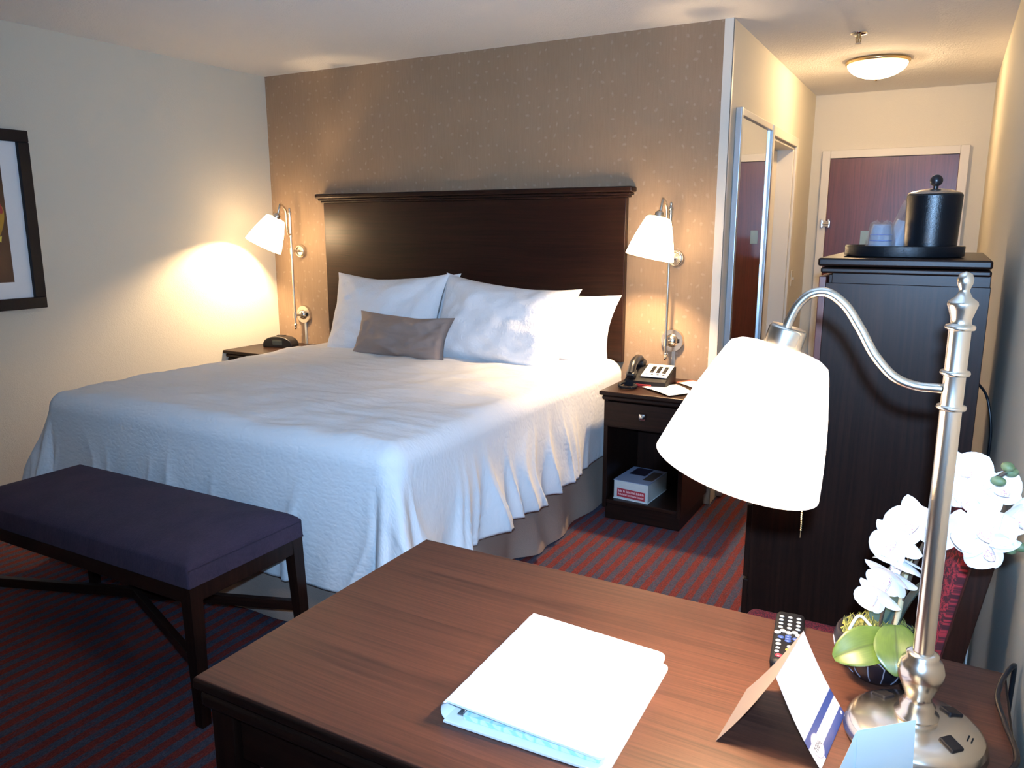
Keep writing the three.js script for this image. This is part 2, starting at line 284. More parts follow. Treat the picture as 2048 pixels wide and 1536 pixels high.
// ---------------------------------------------------------------- bed
const BX = -2.53, HW = 0.995, BY = 0.775, HZ = -4.03, FOOT = -1.97;
{ // headboard, hung on the wall
  const h = thing('headboard', 'wide dark espresso wooden headboard panel mounted on brown wallpaper', 'headboard', [0, 0, 0]);
  mesh('panel', rb(-3.685, -1.548, 0.755, 1.655, CZ + 0.001, CZ + 0.045, 0.004), M.dark, h, 'x');
  mesh('cap_moulding', [rb(-3.70, -1.533, 1.655, 1.668, CZ + 0.001, CZ + 0.056, 0.004), rb(-3.715, -1.518, 1.668, 1.682, CZ + 0.001, CZ + 0.068, 0.005), rb(-3.73, -1.503, 1.682, 1.712, CZ + 0.001, CZ + 0.082, 0.010)], M.dark, h, 'x');
}
{
  const b = thing('bed', 'king bed base with white mattress and gathered taupe bed skirt', 'bed', [BX, 0, 0]);
  mesh('box_spring', rb(-0.93, 0.93, 0.16, 0.42, HZ + 0.01, FOOT - 0.10, 0.02), M.mattress, b);
  mesh('mattress', rb(-0.94, 0.94, 0.42, BY - 0.045, HZ + 0.01, FOOT - 0.07, 0.07), M.mattress, b);
  // skirt: one pleated strip round right side, foot and left side
  const w = 0.945, zf = FOOT - 0.055, Ls = zf - HZ, per = 2 * Ls + 2 * w;
  const at = p => { if (p < Ls) return [w, HZ + p, 1, 0]; if (p < Ls + 2 * w) return [w - (p - Ls), zf, 0, 1]; return [-w, zf - (p - Ls - 2 * w), -1, 0]; };
  const skirtFn = (u, v) => {
    const p = Math.min(per - 1e-4, u * per), [x, z, nx, nz] = at(p), y = 0.40 - v * 0.392, k = v * v;
    let o = (0.010 * Math.sin(p * 9.1 + 0.7) + 0.008 * Math.sin(p * 17.3 + 1.1) + 0.012 * Math.pow(Math.max(0, Math.sin(p * 4.2 + 0.4)), 6)) * (0.25 + k);
    if (p < Ls) { const q = (p - 1.16) / 0.09; o -= 0.045 * Math.exp(-q * q) * k; o += 0.03 * Math.exp(-(((p - 0.98) / 0.07) ** 2)) * k; }
    const c = Math.exp(-(((p - Ls) / 0.10) ** 2)) + Math.exp(-(((p - Ls - 2 * w) / 0.10) ** 2));
    return [x + nx * (o + 0.03 * k) * (1 - 0.0 * c), y + (p < Ls ? 0.018 * Math.exp(-(((p - 1.16) / 0.1) ** 2)) * k : 0), z + nz * (o + 0.03 * k)];
  };
  mesh('bed_skirt', sheet(420, 14, skirtFn, 0.004, (u, v) => [u * per, v * 0.4]), M.skirt, b);
}
{ // duvet
  const R = 0.085, len = FOOT - HZ, S = R * Math.PI / 2 + (BY - 0.285 - R), Sf = R * Math.PI / 2 + (BY - 0.225 - R), A = HW - R + S, B = len - R + Sf;
  const nz3 = (a, b, c) => noise.noise(a, b, c);
  const fn = (u, v) => {
    const a = (u * 2 - 1) * A, b = v * B, sg = a < 0 ? -1 : 1, dx = Math.max(Math.abs(a) - (HW - R), 0), db = Math.max(b - (len - R), 0);
    const cx = sg * Math.min(Math.abs(a), HW - R), cz = HZ + Math.min(b, len - R);
    const d = Math.hypot(dx, db), th = d > 0 ? Math.atan2(db, dx) : 0, corner = Math.sin(2 * th);
    let out, down, w = 0;
    if (d < R * Math.PI / 2) { out = R * Math.sin(d / R); down = R * (1 - Math.cos(d / R)); } else {
      const e = d - R * Math.PI / 2; w = smooth(0, 0.4, e);
      out = R + e * (0.07 * smooth(0.2, 0.9, b) + 0.30 * corner * corner); down = R + e * (0.985 - 0.05 * corner);
    }
    // folds of the hanging cloth
    const side = Math.cos(th) * Math.cos(th), foot = 1 - side;
    const pr = b + 0.12 * nz3(b * 3, d * 2, 1);
    const fold = 0.5 * (1 - Math.abs(Math.sin(pr * 9.3 + 1.3 * Math.sin(pr * 3.1 + 1)))) ** 1.6 + 0.3 * (1 - Math.abs(Math.sin(pr * 19 + 1.3))) ** 2 + 0.25 * nz3(pr * 9, d * 3, 5);
    const pf = a + 0.2 * nz3(a * 2, d * 2, 7);
    const foldF = 0.45 * nz3(pf * 3.1, d * 1.2, 3) + 0.55 * (1 - Math.abs(Math.sin(pf * 5.2 + 0.4))) ** 6 + 0.3 * (1 - Math.abs(Math.sin(pf * 8.7 + 1.9))) ** 8 + 0.12 * nz3(pf * 11, d * 4, 4);
    const hd = 0.25 + 0.75 * smooth(0.35, 0.8, b);
    out += w * (side * hd * (0.075 + 0.09 * nz3(b * 2.3, 4.4, 2.2)) * fold + foot * 0.040 * foldF + 0.03 * corner * Math.cos(th * 10));
    const t = smooth(0, 0.05, d);
    const puff = 0.016 * nz3(a * 2.1, b * 2.3, 0) + 0.010 * nz3(a * 5 + 3, b * 6.5, 2) + 0.004 * nz3(a * 9, b * 22, 9) + 0.006 * Math.cos(a * 1.4);
    let x = cx + sg * out * Math.cos(th), z = cz + out * Math.sin(th), y = BY - down + puff * (1 - 0.8 * t);
    y += w * 0.012 * nz3(a * 2 + b * 3, 1, 6);
    return [BX + x, Math.max(y, 0.012), z];
  };
  const g = sheet(300, 260, (u, v) => fn(1 - u, v), 0.014, (u, v) => [(1 - u) * 2 * A, v * B]);
  tag(mesh('duvet', g, M.duvet), 'white crinkled duvet draped over the king bed', 'duvet');
}
function pillowGeo(w, h, t, s, flange = 0) {
  const face = sgn => grid(56, 40, (a, b) => {
    const uu = a * 2 - 1, v = b * 2 - 1, u = sgn * uu;
    const cu = flange && u > 1 - flange ? 1 : Math.min(1, (u + 1) / (2 - flange) * 2 - 1);
    const x = w / 2 * u * (1 - 0.10 * (1 - v * v) * u * u), y = h / 2 * v * (1 - 0.15 * (1 - u * u) * v * v);
    let th = t / 2 * Math.pow(Math.max(0, (1 - Math.abs(cu) ** 3) * (1 - Math.abs(v) ** 3)), 0.62);
    if (flange) th = Math.max(th, u > 1 - flange * 2 ? 0.006 * (1 - v ** 8) : 0);
    const wr = smooth(0, t * 0.3, th);
    th += sgn * 0 + wr * (0.026 * noise.noise(u * 2.2 + s, v * 2.0, s * 3.1 + sgn) - 0.016 * Math.max(0, 1 - 5 * Math.abs(Math.abs(u) - 0.45 - 0.5 * v * (v > 0 ? 1 : 0.2) + 0.15 * Math.sin(s))) * smooth(-0.2, 0.7, v) + 0.010 * noise.noise(u * 5 + v * 3 + s, v * 4 - u * 3, s + sgn * 2));
    return [x, y + 0.012 * noise.noise(u * 2, s, 0.3) * (1 - 0.5 * v * v), sgn * th];
  }, (a, b) => [a * w, b * h]);
  return merge([face(1), face(-1)]);
}
function pillow(name, label, cat, w, h, t, s, pos, rx, rz, ry, mat, flange, group) {
  const m = mesh(name, pillowGeo(w, h, t, s, flange), mat); m.rotation.order = 'YXZ'; m.position.set(...pos); m.rotation.set(rx * D2R, ry * D2R, rz * D2R); tag(m, label, cat, group); return m;
}
const PG = 'white sleeping pillows against the headboard';
pillow('pillow', 'white pillow mostly hidden behind the one with the taupe cushion', 'pillow', 0.88, 0.47, 0.18, 1.7, [-2.985, 0.975, -3.925], -14, 3, 0, M.linen, 0.0, PG);
pillow('pillow', 'white pillow with open case end peeking out beside the right wall lamp', 'pillow', 0.92, 0.42, 0.18, 4.2, [-1.995, 0.955, -3.925], -14, -3, 0, M.linen, 0.12, PG);
pillow('pillow', 'white pillow standing directly behind the taupe accent cushion', 'pillow', 0.84, 0.53, 0.22, 8.9, [-2.95, 0.975, -3.735], -20, 1, 0, M.linen, 0.0, PG);
pillow('pillow', 'large white pillow lit by wall lamp beside the taupe accent cushion', 'pillow', 0.88, 0.52, 0.23, 12.3, [-2.15, 0.965, -3.735], -22, -4.5, 0, M.linen, 0.0, PG);
pillow('accent_cushion', 'small plain taupe accent cushion leaning on white pillows', 'cushion', 0.70, 0.275, 0.12, 6.1, [-2.69, 0.885, -3.545], -22, -0.5, -4, M.taupe, 0.06);

// ---------------------------------------------------------------- night stands
function nightstand(label, x0, x1) {
  const n = thing('nightstand', label, 'nightstand', [0, 0, 0]);
  const zf = -3.61, zb = -4.085, T = 0.69;
  mesh('top', [rb(x0 - 0.018, x1 + 0.018, T - 0.022, T, zb, zf + 0.03, 0.006), rb(x0 - 0.008, x1 + 0.008, T - 0.048, T - 0.024, zb, zf + 0.018, 0.010)], M.dark, n, 'x');
  for (const [a, b] of [[x0, x0 + 0.022], [x1 - 0.022, x1]]) mesh('side_panel', rb(a, b, 0.07, T - 0.048, zb, zf, 0.003), M.dark, n, 'y');
  mesh('back_panel', rb(x0 + 0.02, x1 - 0.02, 0.07, T - 0.05, zb, zb + 0.012, 0.002), M.dark, n, 'y');
  mesh('shelf', rb(x0 + 0.022, x1 - 0.022, 0.09, 0.112, zb + 0.012, zf - 0.002, 0.003), M.dark, n, 'x');
  mesh('shelf', rb(x0 + 0.022, x1 - 0.022, 0.50, 0.515, zb + 0.012, zf - 0.004, 0.003), M.dark, n, 'x');
  mesh('plinth', rb(x0 + 0.01, x1 - 0.01, 0.002, 0.09, zb + 0.01, zf - 0.02, 0.003), M.dark, n, 'x');
  const d = mesh('drawer', rb(x0 + 0.003, x1 - 0.003, 0.508, T - 0.055, zf - 0.015, zf + 0.008, 0.003), M.dark, n, 'x');
  const cx = (x0 + x1) / 2, kz = zf + 0.008;
  mesh('knob', [new THREE.CylinderGeometry(0.001, 0.021, 0.016, 4, 1).rotateY(Math.PI / 4).rotateX(Math.PI / 2).translate(cx, 0.575, kz + 0.022), rb(cx - 0.015, cx + 0.015, 0.560, 0.590, kz + 0.008, kz + 0.014, 0.001), rod([cx, 0.575, kz - 0.002], [cx, 0.575, kz + 0.01], 0.007)], M.chrome, d);
  return n;
}
nightstand('dark wooden nightstand with drawer and open shelf holding telephone', -1.465, -1.045);
nightstand('dark wooden nightstand holding alarm clock between bed and cream wall', -4.185, -3.765);
{ // alarm clock
  const c = thing('alarm_clock', 'small black alarm clock on nightstand by cream wall', 'clock', [-3.965, 0.69, -3.87], 0.25);
  const sh = new THREE.Shape(); sh.moveTo(-0.105, 0); sh.lineTo(0.105, 0); sh.bezierCurveTo(0.11, 0.04, 0.07, 0.062, 0, 0.064); sh.bezierCurveTo(-0.07, 0.062, -0.11, 0.04, -0.105, 0);
  mesh('body', new THREE.ExtrudeGeometry(sh, { depth: 0.085, bevelEnabled: true, bevelSize: 0.006, bevelThickness: 0.006, bevelSegments: 3 }).translate(0, 0.007, -0.05), M.black, c);
  mesh('display', rb(-0.035, 0.04, 0.018, 0.050, 0.0405, 0.0425, 0.001), std({ color: rgb(0.05, 0.06, 0.055), roughness: 0.2 }), c);
  mesh('button', rb(-0.03, 0.03, 0.076, 0.080, -0.03, -0.005, 0.002), M.blackSoft, c);
}
{ // telephone
  const p = thing('telephone', 'black desk telephone with white keypad plate on nightstand', 'telephone', [-1.315, 0.69, -3.87], 0.05);
  const wedge = (x0, x1, z0, z1, h0, h1, b = 0.004) => { const s = new THREE.Shape(); s.moveTo(-z0, 0.002); s.lineTo(-z1, 0.002); s.lineTo(-z1, h1); s.quadraticCurveTo(-(z0 + z1) / 2, (h0 + h1) / 2 + 0.01, -z0, h0); return new THREE.ExtrudeGeometry(s, { depth: x1 - x0 - 2 * b, bevelEnabled: true, bevelSize: b, bevelThickness: b, bevelSegments: 2, curveSegments: 8 }).rotateY(Math.PI / 2).translate(x0 + b, b * 0.7, 0); };
  mesh('base', wedge(-0.11, 0.11, 0.10, -0.10, 0.025, 0.075), M.blackSoft, p);
  const tilt = Math.atan2(0.05, 0.2);
  const plate = new THREE.Group(); plate.name = 'keypad_plate'; plate.position.set(0.035, 0.0665, -0.005); plate.rotation.x = tilt; p.add(plate);
  mesh('faceplate', rb(-0.068, 0.070, 0, 0.005, -0.085, 0.075, 0.002), M.whitePlastic, plate);
  for (let i = 0; i < 4; i++) for (let j = 0; j < 3; j++) mesh('key', rb(-0.034 + j * 0.033, -0.014 + j * 0.033, 0.004, 0.009, -0.050 + i * 0.021, -0.036 + i * 0.021, 0.002), M.blackSoft, plate);
  for (let j = 0; j < 4; j++) mesh('key', rb(-0.05 + j * 0.03, -0.038 + j * 0.03, 0.004, 0.007, 0.046, 0.053, 0.001), M.blackSoft, plate);
  mesh('red_strip', rb(-0.045, 0.035, 0.003, 0.016, 0.102, 0.106, 0.001), std({ color: rgb(0.35, 0.02, 0.02), roughness: 0.4 }), p);
  mesh('handset', [tube([[-0.078, 0.062, 0.09], [-0.078, 0.105, 0.055], [-0.078, 0.125, 0], [-0.078, 0.122, -0.055], [-0.078, 0.1, -0.095]], 0.02, 30, 12).scale(1, 1, 1), new RoundedBoxGeometry(0.052, 0.034, 0.055, 3, 0.014).rotateX(0.5).translate(-0.078, 0.062, 0.08), new RoundedBoxGeometry(0.052, 0.034, 0.055, 3, 0.014).rotateX(0.1).translate(-0.078, 0.095, -0.085)], M.black, p);
  const pts = []; const path = new THREE.CatmullRomCurve3([V(-0.1, 0.02, 0.10), V(-0.12, 0.012, 0.14), V(-0.09, 0.012, 0.20), V(-0.045, 0.012, 0.205), V(-0.03, 0.012, 0.15), V(-0.05, 0.012, 0.12)]);
  for (let i = 0; i <= 420; i++) { const t = i / 420, c = path.getPoint(t), d = path.getTangent(t), n = V(-d.z, 0, d.x).normalize(), a = t * 44 * Math.PI * 2; pts.push(c.addScaledVector(n, 0.006 * Math.cos(a)).add(V(0, 0.006 * Math.sin(a), 0))); }
  mesh('coiled_cord', tube(pts, 0.0022, 900, 6), M.blackSoft, p);
}
{ // loose papers
  const mk = (pts, y, curl, n) => { const [a, b, c, d] = pts; return sheet(14, 10, (u, v) => { const x = (a[0] * (1 - u) + b[0] * u) * (1 - v) + (d[0] * (1 - u) + c[0] * u) * v, z = (a[1] * (1 - u) + b[1] * u) * (1 - v) + (d[1] * (1 - u) + c[1] * u) * v; return [x, y + curl * Math.sin(u * 2.6 + n) ** 2 * 0.5 + 0.002 * v, z]; }, 0.0012); };
  tag(mesh('paper_sheet', mk([[-1.315, -3.745], [-1.125, -3.60], [-1.04, -3.72], [-1.175, -3.88]], 0.697, 0.007, 0.2), M.white), 'blank white sheet lying in front of the telephone', 'paper');
  tag(mesh('paper_sheet', mk([[-1.185, -3.95], [-1.05, -3.83], [-1.03, -3.93], [-1.13, -4.03]], 0.694, 0.004, 0.5), M.white), 'smaller white sheet under the big sheet near wallpaper', 'paper');
  tag(mesh('brochure', mk([[-1.21, -3.97], [-1.15, -3.93], [-1.07, -4.02], [-1.15, -4.06]], 0.6925, 0.002, 0.1), std({ color: rgb(0.42, 0.10, 0.07), roughness: 0.6 })), 'red brochure beneath white sheets behind the telephone', 'brochure');
}
{ // phone book on the lower shelf
  const b = thing('telephone_book', 'thick paperback directory with red label on the lower nightstand shelf', 'book', [-1.315, 0.112, -3.775], -0.06);
  mesh('page_block', rb(-0.095, 0.095, 0.003, 0.098, -0.13, 0.128, 0.003), std({ color: rgb(0.62, 0.62, 0.58), roughness: 0.9, bumpMap: tex(64, 256, (u, v) => pnoise(u, v, 2, 128, 181), 0.2, 0.1, false), bumpScale: 0.001 }), b, 'x');
  const cov = document.createElement('canvas'); cov.width = 256; cov.height = 256; let g = cov.getContext('2d'); g.fillStyle = '#8f9bb5'; g.fillRect(0, 0, 256, 256); g.fillStyle = '#2a2233'; g.fillRect(40, 10, 120, 120); g.fillStyle = '#57483f'; g.fillRect(175, 40, 70, 150);
  const ct = new THREE.CanvasTexture(cov); ct.colorSpace = THREE.SRGBColorSpace; const top = rb(-0.097, 0.097, 0.098, 0.101, -0.132, 0.131, 0.001);
  { const q = top.attributes.position, uv = top.attributes.uv; for (let i = 0; i < q.count; i++) uv.setXY(i, (q.getX(i) + 0.097) / 0.194, (0.131 - q.getZ(i)) / 0.263); }
  mesh('front_cover', top, std({ map: ct, roughness: 0.35 }), b); mesh('back_cover', rb(-0.097, 0.097, 0, 0.003, -0.132, 0.131, 0.001), M.white, b);
  const cv = document.createElement('canvas'); cv.width = 512; cv.height = 160; g = cv.getContext('2d'); g.fillStyle = '#b3303c'; g.fillRect(0, 0, 512, 160); g.fillStyle = '#f0c8c4';
  for (const [x, w, y, h] of [[24, 70, 26, 42], [112, 34, 26, 42], [164, 66, 26, 42], [250, 84, 26, 42], [350, 132, 26, 42], [24, 150, 92, 34], [196, 40, 92, 34], [254, 96, 92, 34], [368, 110, 92, 34]]) for (let k = 0; k < w; k += 18) g.fillRect(x + k, y + (k % 36 ? 8 : 0), 12, h - (k % 36 ? 8 : 0));
  const lt = new THREE.CanvasTexture(cv); lt.colorSpace = THREE.SRGBColorSpace;
  mesh('label_sticker', new THREE.PlaneGeometry(0.155, 0.046).rotateZ(-0.02).translate(0.002, 0.034, 0.1295), std({ map: lt, roughness: 0.6 }), b);
}
{ // wall outlet and plug beside the nightstand
  const o = thing('wall_outlet', 'beige wall outlet with black plug low beside the telephone nightstand', 'outlet', [-1.06, 0.24, CZ]);
  mesh('plate', rb(-0.014, 0.016, -0.055, 0.055, 0.0135, 0.019, 0.002), M.ivory, o); mesh('plug', rb(-0.012, 0.014, -0.05, -0.01, 0.018, 0.05, 0.006), M.black, o);
}

// ---------------------------------------------------------------- lamp parts
function shadeGeo(r0, r1, L) {        // axis along -y from the origin, slightly rounded shoulder
  const pts = [[r0 * 0.55, 0.002], [r0 * 0.8, 0.0], [r0 * 0.94, -0.006], [r0, -0.016]];
  for (let i = 1; i <= 16; i++) { const t = i / 16; pts.push([r0 + (r1 - r0) * t + 0.004 * Math.sin(t * Math.PI), -0.016 - (L - 0.016) * t]); }
  pts.push([r1 - 0.003, -L - 0.002], [r1 - 0.004, -L + 0.004]);
  return lathe(pts, 72);
}
function shadeSet(parent, top, axis, r0, r1, L, cd, socket, fabric = M.shade) {   // shade, bulb and light hung from 'top' along 'axis'
  const q = new THREE.Quaternion().setFromUnitVectors(V(0, -1, 0), V(...axis).normalize()), o = V(...top);
  const put = g => g.applyQuaternion(q).translate(o.x, o.y, o.z);
  mesh('lamp_shade', put(shadeGeo(r0, r1, L)), fabric, parent).userData.label = 'glowing white fabric shade';
  mesh('socket', put(socket), M.nickel, parent);
  mesh('bulb', put(lathe([[0.012, -0.03], [0.014, -0.05], [0.027, -0.075], [0.031, -0.095], [0.026, -0.115], [0.012, -0.126], [0.0005, -0.128]], 24)), M.bulb, parent);
  const p = new THREE.PointLight(WARM, cd, 0, 2); const lp = V(0, -0.095, 0).applyQuaternion(q).add(o); p.position.copy(lp); p.castShadow = true; p.shadow.radius = 1.3; parent.add(p);
}
function sconce(label, px, bottomX, axis, top) {
  const s = thing('wall_lamp', label, 'wall lamp', [0, 0, 0]);
  const z = -4.015;
  mesh('pole', [rod([px, 0.83, z], [px, 1.585, z], 0.0075), rod([px, 1.43, z], [px, 1.585, z], 0.0105)], M.nickel, s);
  mesh('finial', lathe([[0.0005, 1.628], [0.007, 1.622], [0.009, 1.614], [0.006, 1.606], [0.012, 1.598], [0.013, 1.590], [0.009, 1.58], [0.0005, 1.578]], 20).translate(px, 0, z), M.nickel, s);
  mesh('finial', lathe([[0.0005, 0.795], [0.008, 0.80], [0.010, 0.808], [0.007, 0.816], [0.013, 0.824], [0.012, 0.834], [0.0005, 0.84]], 20).translate(px, 0, z), M.nickel, s);
  for (const y of [1.335, 0.895]) {
    const big = y < 1;
    mesh('wall_plate', new THREE.CylinderGeometry(big ? 0.06 : 0.042, big ? 0.064 : 0.045, 0.018, 40).rotateX(Math.PI / 2).translate(px + 0.012, y, CZ + 0.010), M.nickel, s);
    mesh('bracket', [rod([px + 0.012, y, CZ + 0.015], [px, y, z], 0.009), rod([px, y - 0.02, z], [px, y + 0.02, z], 0.0125), ...(big ? [lathe([[0.0005, 0.03], [0.02, 0.028], [0.03, 0.015], [0.036, 0]], 28).rotateX(Math.PI / 2).translate(px + 0.012, y, CZ + 0.018)] : [new THREE.TorusGeometry(0.034, 0.006, 10, 32).translate(px + 0.012, y, CZ + 0.022)])], M.nickel, s);
  }
  for (const k of [-1, 1]) mesh('rocker_switch', rb(px + 0.012 + k * 0.03 - 0.011, px + 0.012 + k * 0.03 + 0.011, 0.885, 0.907, CZ + 0.018, CZ + 0.026, 0.002), M.blackSoft, s);
  mesh('cord_cover', rb(px + 0.012, px + 0.03, 0.60, 0.84, CZ + 0.001, CZ + 0.012, 0.002), M.alu, s);
  const a = V(...top).addScaledVector(V(...axis).normalize(), -0.03);
  mesh('arm', tube([[px, 1.45, z], [px + (a.x - px) * 0.15, 1.448, z + 0.035], [px + (a.x - px) * 0.45, 1.505, z + 0.075], [px + (a.x - px) * 0.7, a.y + 0.030, z + 0.11], [px + (a.x - px) * 0.88, a.y + 0.062, (z + 0.13 + a.z) / 2], [a.x + 0.004, a.y + 0.045, a.z - 0.012], [a.x, a.y, a.z]], 0.007, 70, 12), M.nickel, s);
  shadeSet(s, top, axis, 0.066, 0.122, 0.20, 7.0, lathe([[0.0005, 0.034], [0.012, 0.032], [0.024, 0.022], [0.026, -0.03], [0.018, -0.034], [0.0005, -0.034]], 28));
  return s;
}
sconce('nickel wall lamp with tilted white shade between headboard and cream wall', -3.955, 0, [-0.36, -0.88, 0.27], [-3.865, 1.555, -3.80]);
sconce('nickel wall lamp with white shade above the telephone', -1.285, 0, [-0.16, -0.95, 0.14], [-1.275, 1.545, -3.80]);

// ---------------------------------------------------------------- bench at the foot of the bed
{
  const b = thing('bench', 'upholstered dark purple bench with black wooden frame at bed foot', 'bench', [0, 0, 0]);
  const x0 = -3.08, x1 = -1.86, z0 = -1.87, z1 = -1.40, hT = 0.455;
  const cush = sheet(60, 36, (u, v) => {
    const a = u * 2 - 1, c = v * 2 - 1, e = Math.max(Math.abs(a), Math.abs(c));
    const f = (t, k) => Math.sign(t) * (1 - Math.pow(1 - Math.min(1, Math.abs(t) * 1.0), k));
    const X = (x0 + x1) / 2 + (x1 - x0) / 2 * Math.sign(a) * (1 - Math.pow(1 - Math.abs(a), 1.35)), Z = (z0 + z1) / 2 - (z0 - z1) / -2 * 0 + (z1 - z0) / 2 * Math.sign(c) * (1 - Math.pow(1 - Math.abs(c), 1.35));
    const dx = (1 - Math.abs(2 * (X - (x0 + x1) / 2) / (x1 - x0))) * (x1 - x0) / 2, dz = (1 - Math.abs(2 * (Z - (z0 + z1) / 2) / (z1 - z0))) * (z1 - z0) / 2;
    const q = d => d <= 0.0005 ? 0 : 0.055 + 0.045 * (1 - Math.exp(-d / 0.035)) + 0.012 * smooth(0, 0.25, d);
    const y = Math.min(q(dx), q(dz)); return [X, hT + y, Z];
  }, 0.002, (u, v) => [u * 1.2, v * 0.47]);
  mesh('seat_cushion', [cush, bb(x0 + 0.003, x1 - 0.003, hT, hT + 0.055, z0 + 0.003, z1 - 0.003)], M.purple, b);
  mesh('apron', [rb(x0 + 0.005, x1 - 0.005, hT - 0.055, hT, z1 - 0.028, z1 - 0.004), rb(x0 + 0.005, x1 - 0.005, hT - 0.055, hT, z0 + 0.004, z0 + 0.028), rb(x0 + 0.004, x0 + 0.028, hT - 0.055, hT, z0 + 0.03, z1 - 0.03), rb(x1 - 0.028, x1 - 0.004, hT - 0.055, hT, z0 + 0.03, z1 - 0.03)], M.dark, b, 'x');
  for (const sx of [0, 1]) for (const sz of [0, 1]) {
    const x = sx ? x1 - 0.026 : x0 + 0.026, z = sz ? z1 - 0.026 : z0 + 0.026, kx = sx ? 0.02 : -0.02, kz = sz ? 0.012 : -0.012;
    const g = new THREE.BoxGeometry(0.045, hT - 0.001, 0.045, 1, 1, 1), p = g.attributes.position; g.translate(0, (hT - 0.001) / 2, 0);
    for (let i = 0; i < p.count; i++) if (p.getY(i) < 0.1) { p.setX(i, p.getX(i) * 0.72 + kx); p.setZ(i, p.getZ(i) * 0.72 + kz); p.setY(i, 0.001); }
    g.computeVertexNormals(); mesh('leg', g.translate(x, 0, z), M.dark, b, 'y');
  }
  const c = [(x0 + x1) / 2, 0.2, (z0 + z1) / 2];
  mesh('stretcher', bar([x1 - 0.02, 0.2, z1 - 0.02], [x0 + 0.02, 0.2, z0 + 0.02], 0.024, 0.036), M.dark, b, 'x');
  mesh('stretcher', bar([x1 - 0.02, 0.2, z0 + 0.02], [x0 + 0.02, 0.2, z1 - 0.02], 0.024, 0.036), M.dark, b, 'x');
}

// ---------------------------------------------------------------- desk
const DT = 0.76;
{
  const d = thing('desk', 'dark wooden writing desk with reddish brown grained top', 'desk', [0, 0, 0]);
  const x0 = -1.045, x1 = 0.152, z0 = -1.455, z1 = -0.775;
  mesh('writing_surface', rb(x0 + 0.004, x1 - 0.004, DT - 0.006, DT, z0 + 0.004, z1 - 0.004, 0.002), M.desk, d, 'x');
  mesh('top_edge', [rb(x0, x1, DT - 0.022, DT - 0.0015, z0, z1, 0.006), rb(x0 + 0.006, x1 - 0.006, DT - 0.058, DT - 0.025, z0 + 0.006, z1 - 0.006, 0.012)], M.dark, d, 'x');
  for (const x of [x0 + 0.045, x1 - 0.045]) for (const z of [z0 + 0.05, z1 - 0.045]) mesh('leg', rb(x - 0.026, x + 0.026, 0.002, DT - 0.058, z - 0.026, z + 0.026, 0.003), M.dark, d, 'y');
  mesh('apron', [rb(x0 + 0.07, x1 - 0.07, DT - 0.15, DT - 0.058, z0 + 0.04, z0 + 0.06), rb(x0 + 0.035, x0 + 0.055, DT - 0.15, DT - 0.058, z0 + 0.076, z1 - 0.072), rb(x1 - 0.055, x1 - 0.035, DT - 0.15, DT - 0.058, z0 + 0.076, z1 - 0.072)], M.dark, d, 'x');
  for (const [a, b] of [[x0 + 0.075, -0.46], [-0.452, x1 - 0.075]]) { const w = mesh('drawer', rb(a, b, DT - 0.148, DT - 0.061, z1 - 0.055, z1 - 0.03, 0.003), M.dark, d, 'x'); const cx = (a + b) / 2; mesh('knob', [new THREE.SphereGeometry(0.013, 18, 12).translate(cx, DT - 0.095, z1 - 0.008), rod([cx, DT - 0.095, z1 - 0.032], [cx, DT - 0.095, z1 - 0.01], 0.005)], M.chrome, w); }
}
{ // binder: spine on the left, wedge of two covers
  const b = thing('ring_binder', 'closed white ring binder lying on the desk top', 'binder', [-0.483, DT, -1.04], 0.03);
  const W = 0.262, L = 0.305;
  const cover = (y0, y1, y2, x0, x1, zo) => { const s = new THREE.Shape(); const r = 0.016; s.moveTo(x0, -L / 2 + zo); s.lineTo(x1 - r, -L / 2 + zo); s.quadraticCurveTo(x1, -L / 2 + zo, x1, -L / 2 + zo + r); s.lineTo(x1, L / 2 + zo - r); s.quadraticCurveTo(x1, L / 2 + zo, x1 - r, L / 2 + zo); s.lineTo(x0, L / 2 + zo); s.closePath();
    const g = new THREE.ExtrudeGeometry(s, { depth: 0.003, bevelEnabled: true, bevelSize: 0.001, bevelThickness: 0.0008, bevelSegments: 2, curveSegments: 6 }).rotateX(Math.PI / 2), p = g.attributes.position;
    for (let i = 0; i < p.count; i++) { const t = (p.getX(i) - x0) / (x1 - x0); p.setY(i, p.getY(i) + y0 + (y1 - y0) * t + y2 * Math.sin(t * Math.PI)); } g.computeVertexNormals(); return g; };
  mesh('back_cover', cover(0.0045, 0.0045, 0, -W / 2 + 0.004, W / 2 + 0.004, 0.005), M.white, b);
  mesh('front_cover', cover(0.033, 0.018, 0.002, -W / 2 + 0.004, W / 2 - 0.004, -0.004), M.white, b);
  mesh('spine', sheet(8, 4, (u, v) => { const a = Math.PI * (0.5 + u); return [-W / 2 + 0.004 + 0.010 * Math.cos(a), 0.0168 + 0.0148 * Math.sin(a), (v - 0.5) * L]; }, 0.002), M.white, b);
  mesh('pages', rb(-W / 2 + 0.03, W / 2 - 0.012, 0.006, 0.014, -L / 2 + 0.012, L / 2 - 0.008, 0.001), std({ roughness: 0.8, map: tex(256, 64, (u, v) => { const k = Math.abs(Math.sin(u * 40)) * Math.abs(Math.cos(v * 3 + u * 20)); return mix([0.42, 0.72, 0.74], [0.7, 0.83, 0.84], smooth(0.15, 0.5, k)); }, 0.25, 0.02) }), b, 'x');
  for (const z of [0.128, 0, -0.108]) mesh('ring', new THREE.TorusGeometry(0.0095, 0.0013, 8, 24).translate(-W / 2 + 0.03, 0.0165, z), M.chrome, b);
  mesh('ring_plate', rb(-W / 2 + 0.016, -W / 2 + 0.034, 0.0055, 0.0085, -0.13, 0.14, 0.001), M.chrome, b);
}
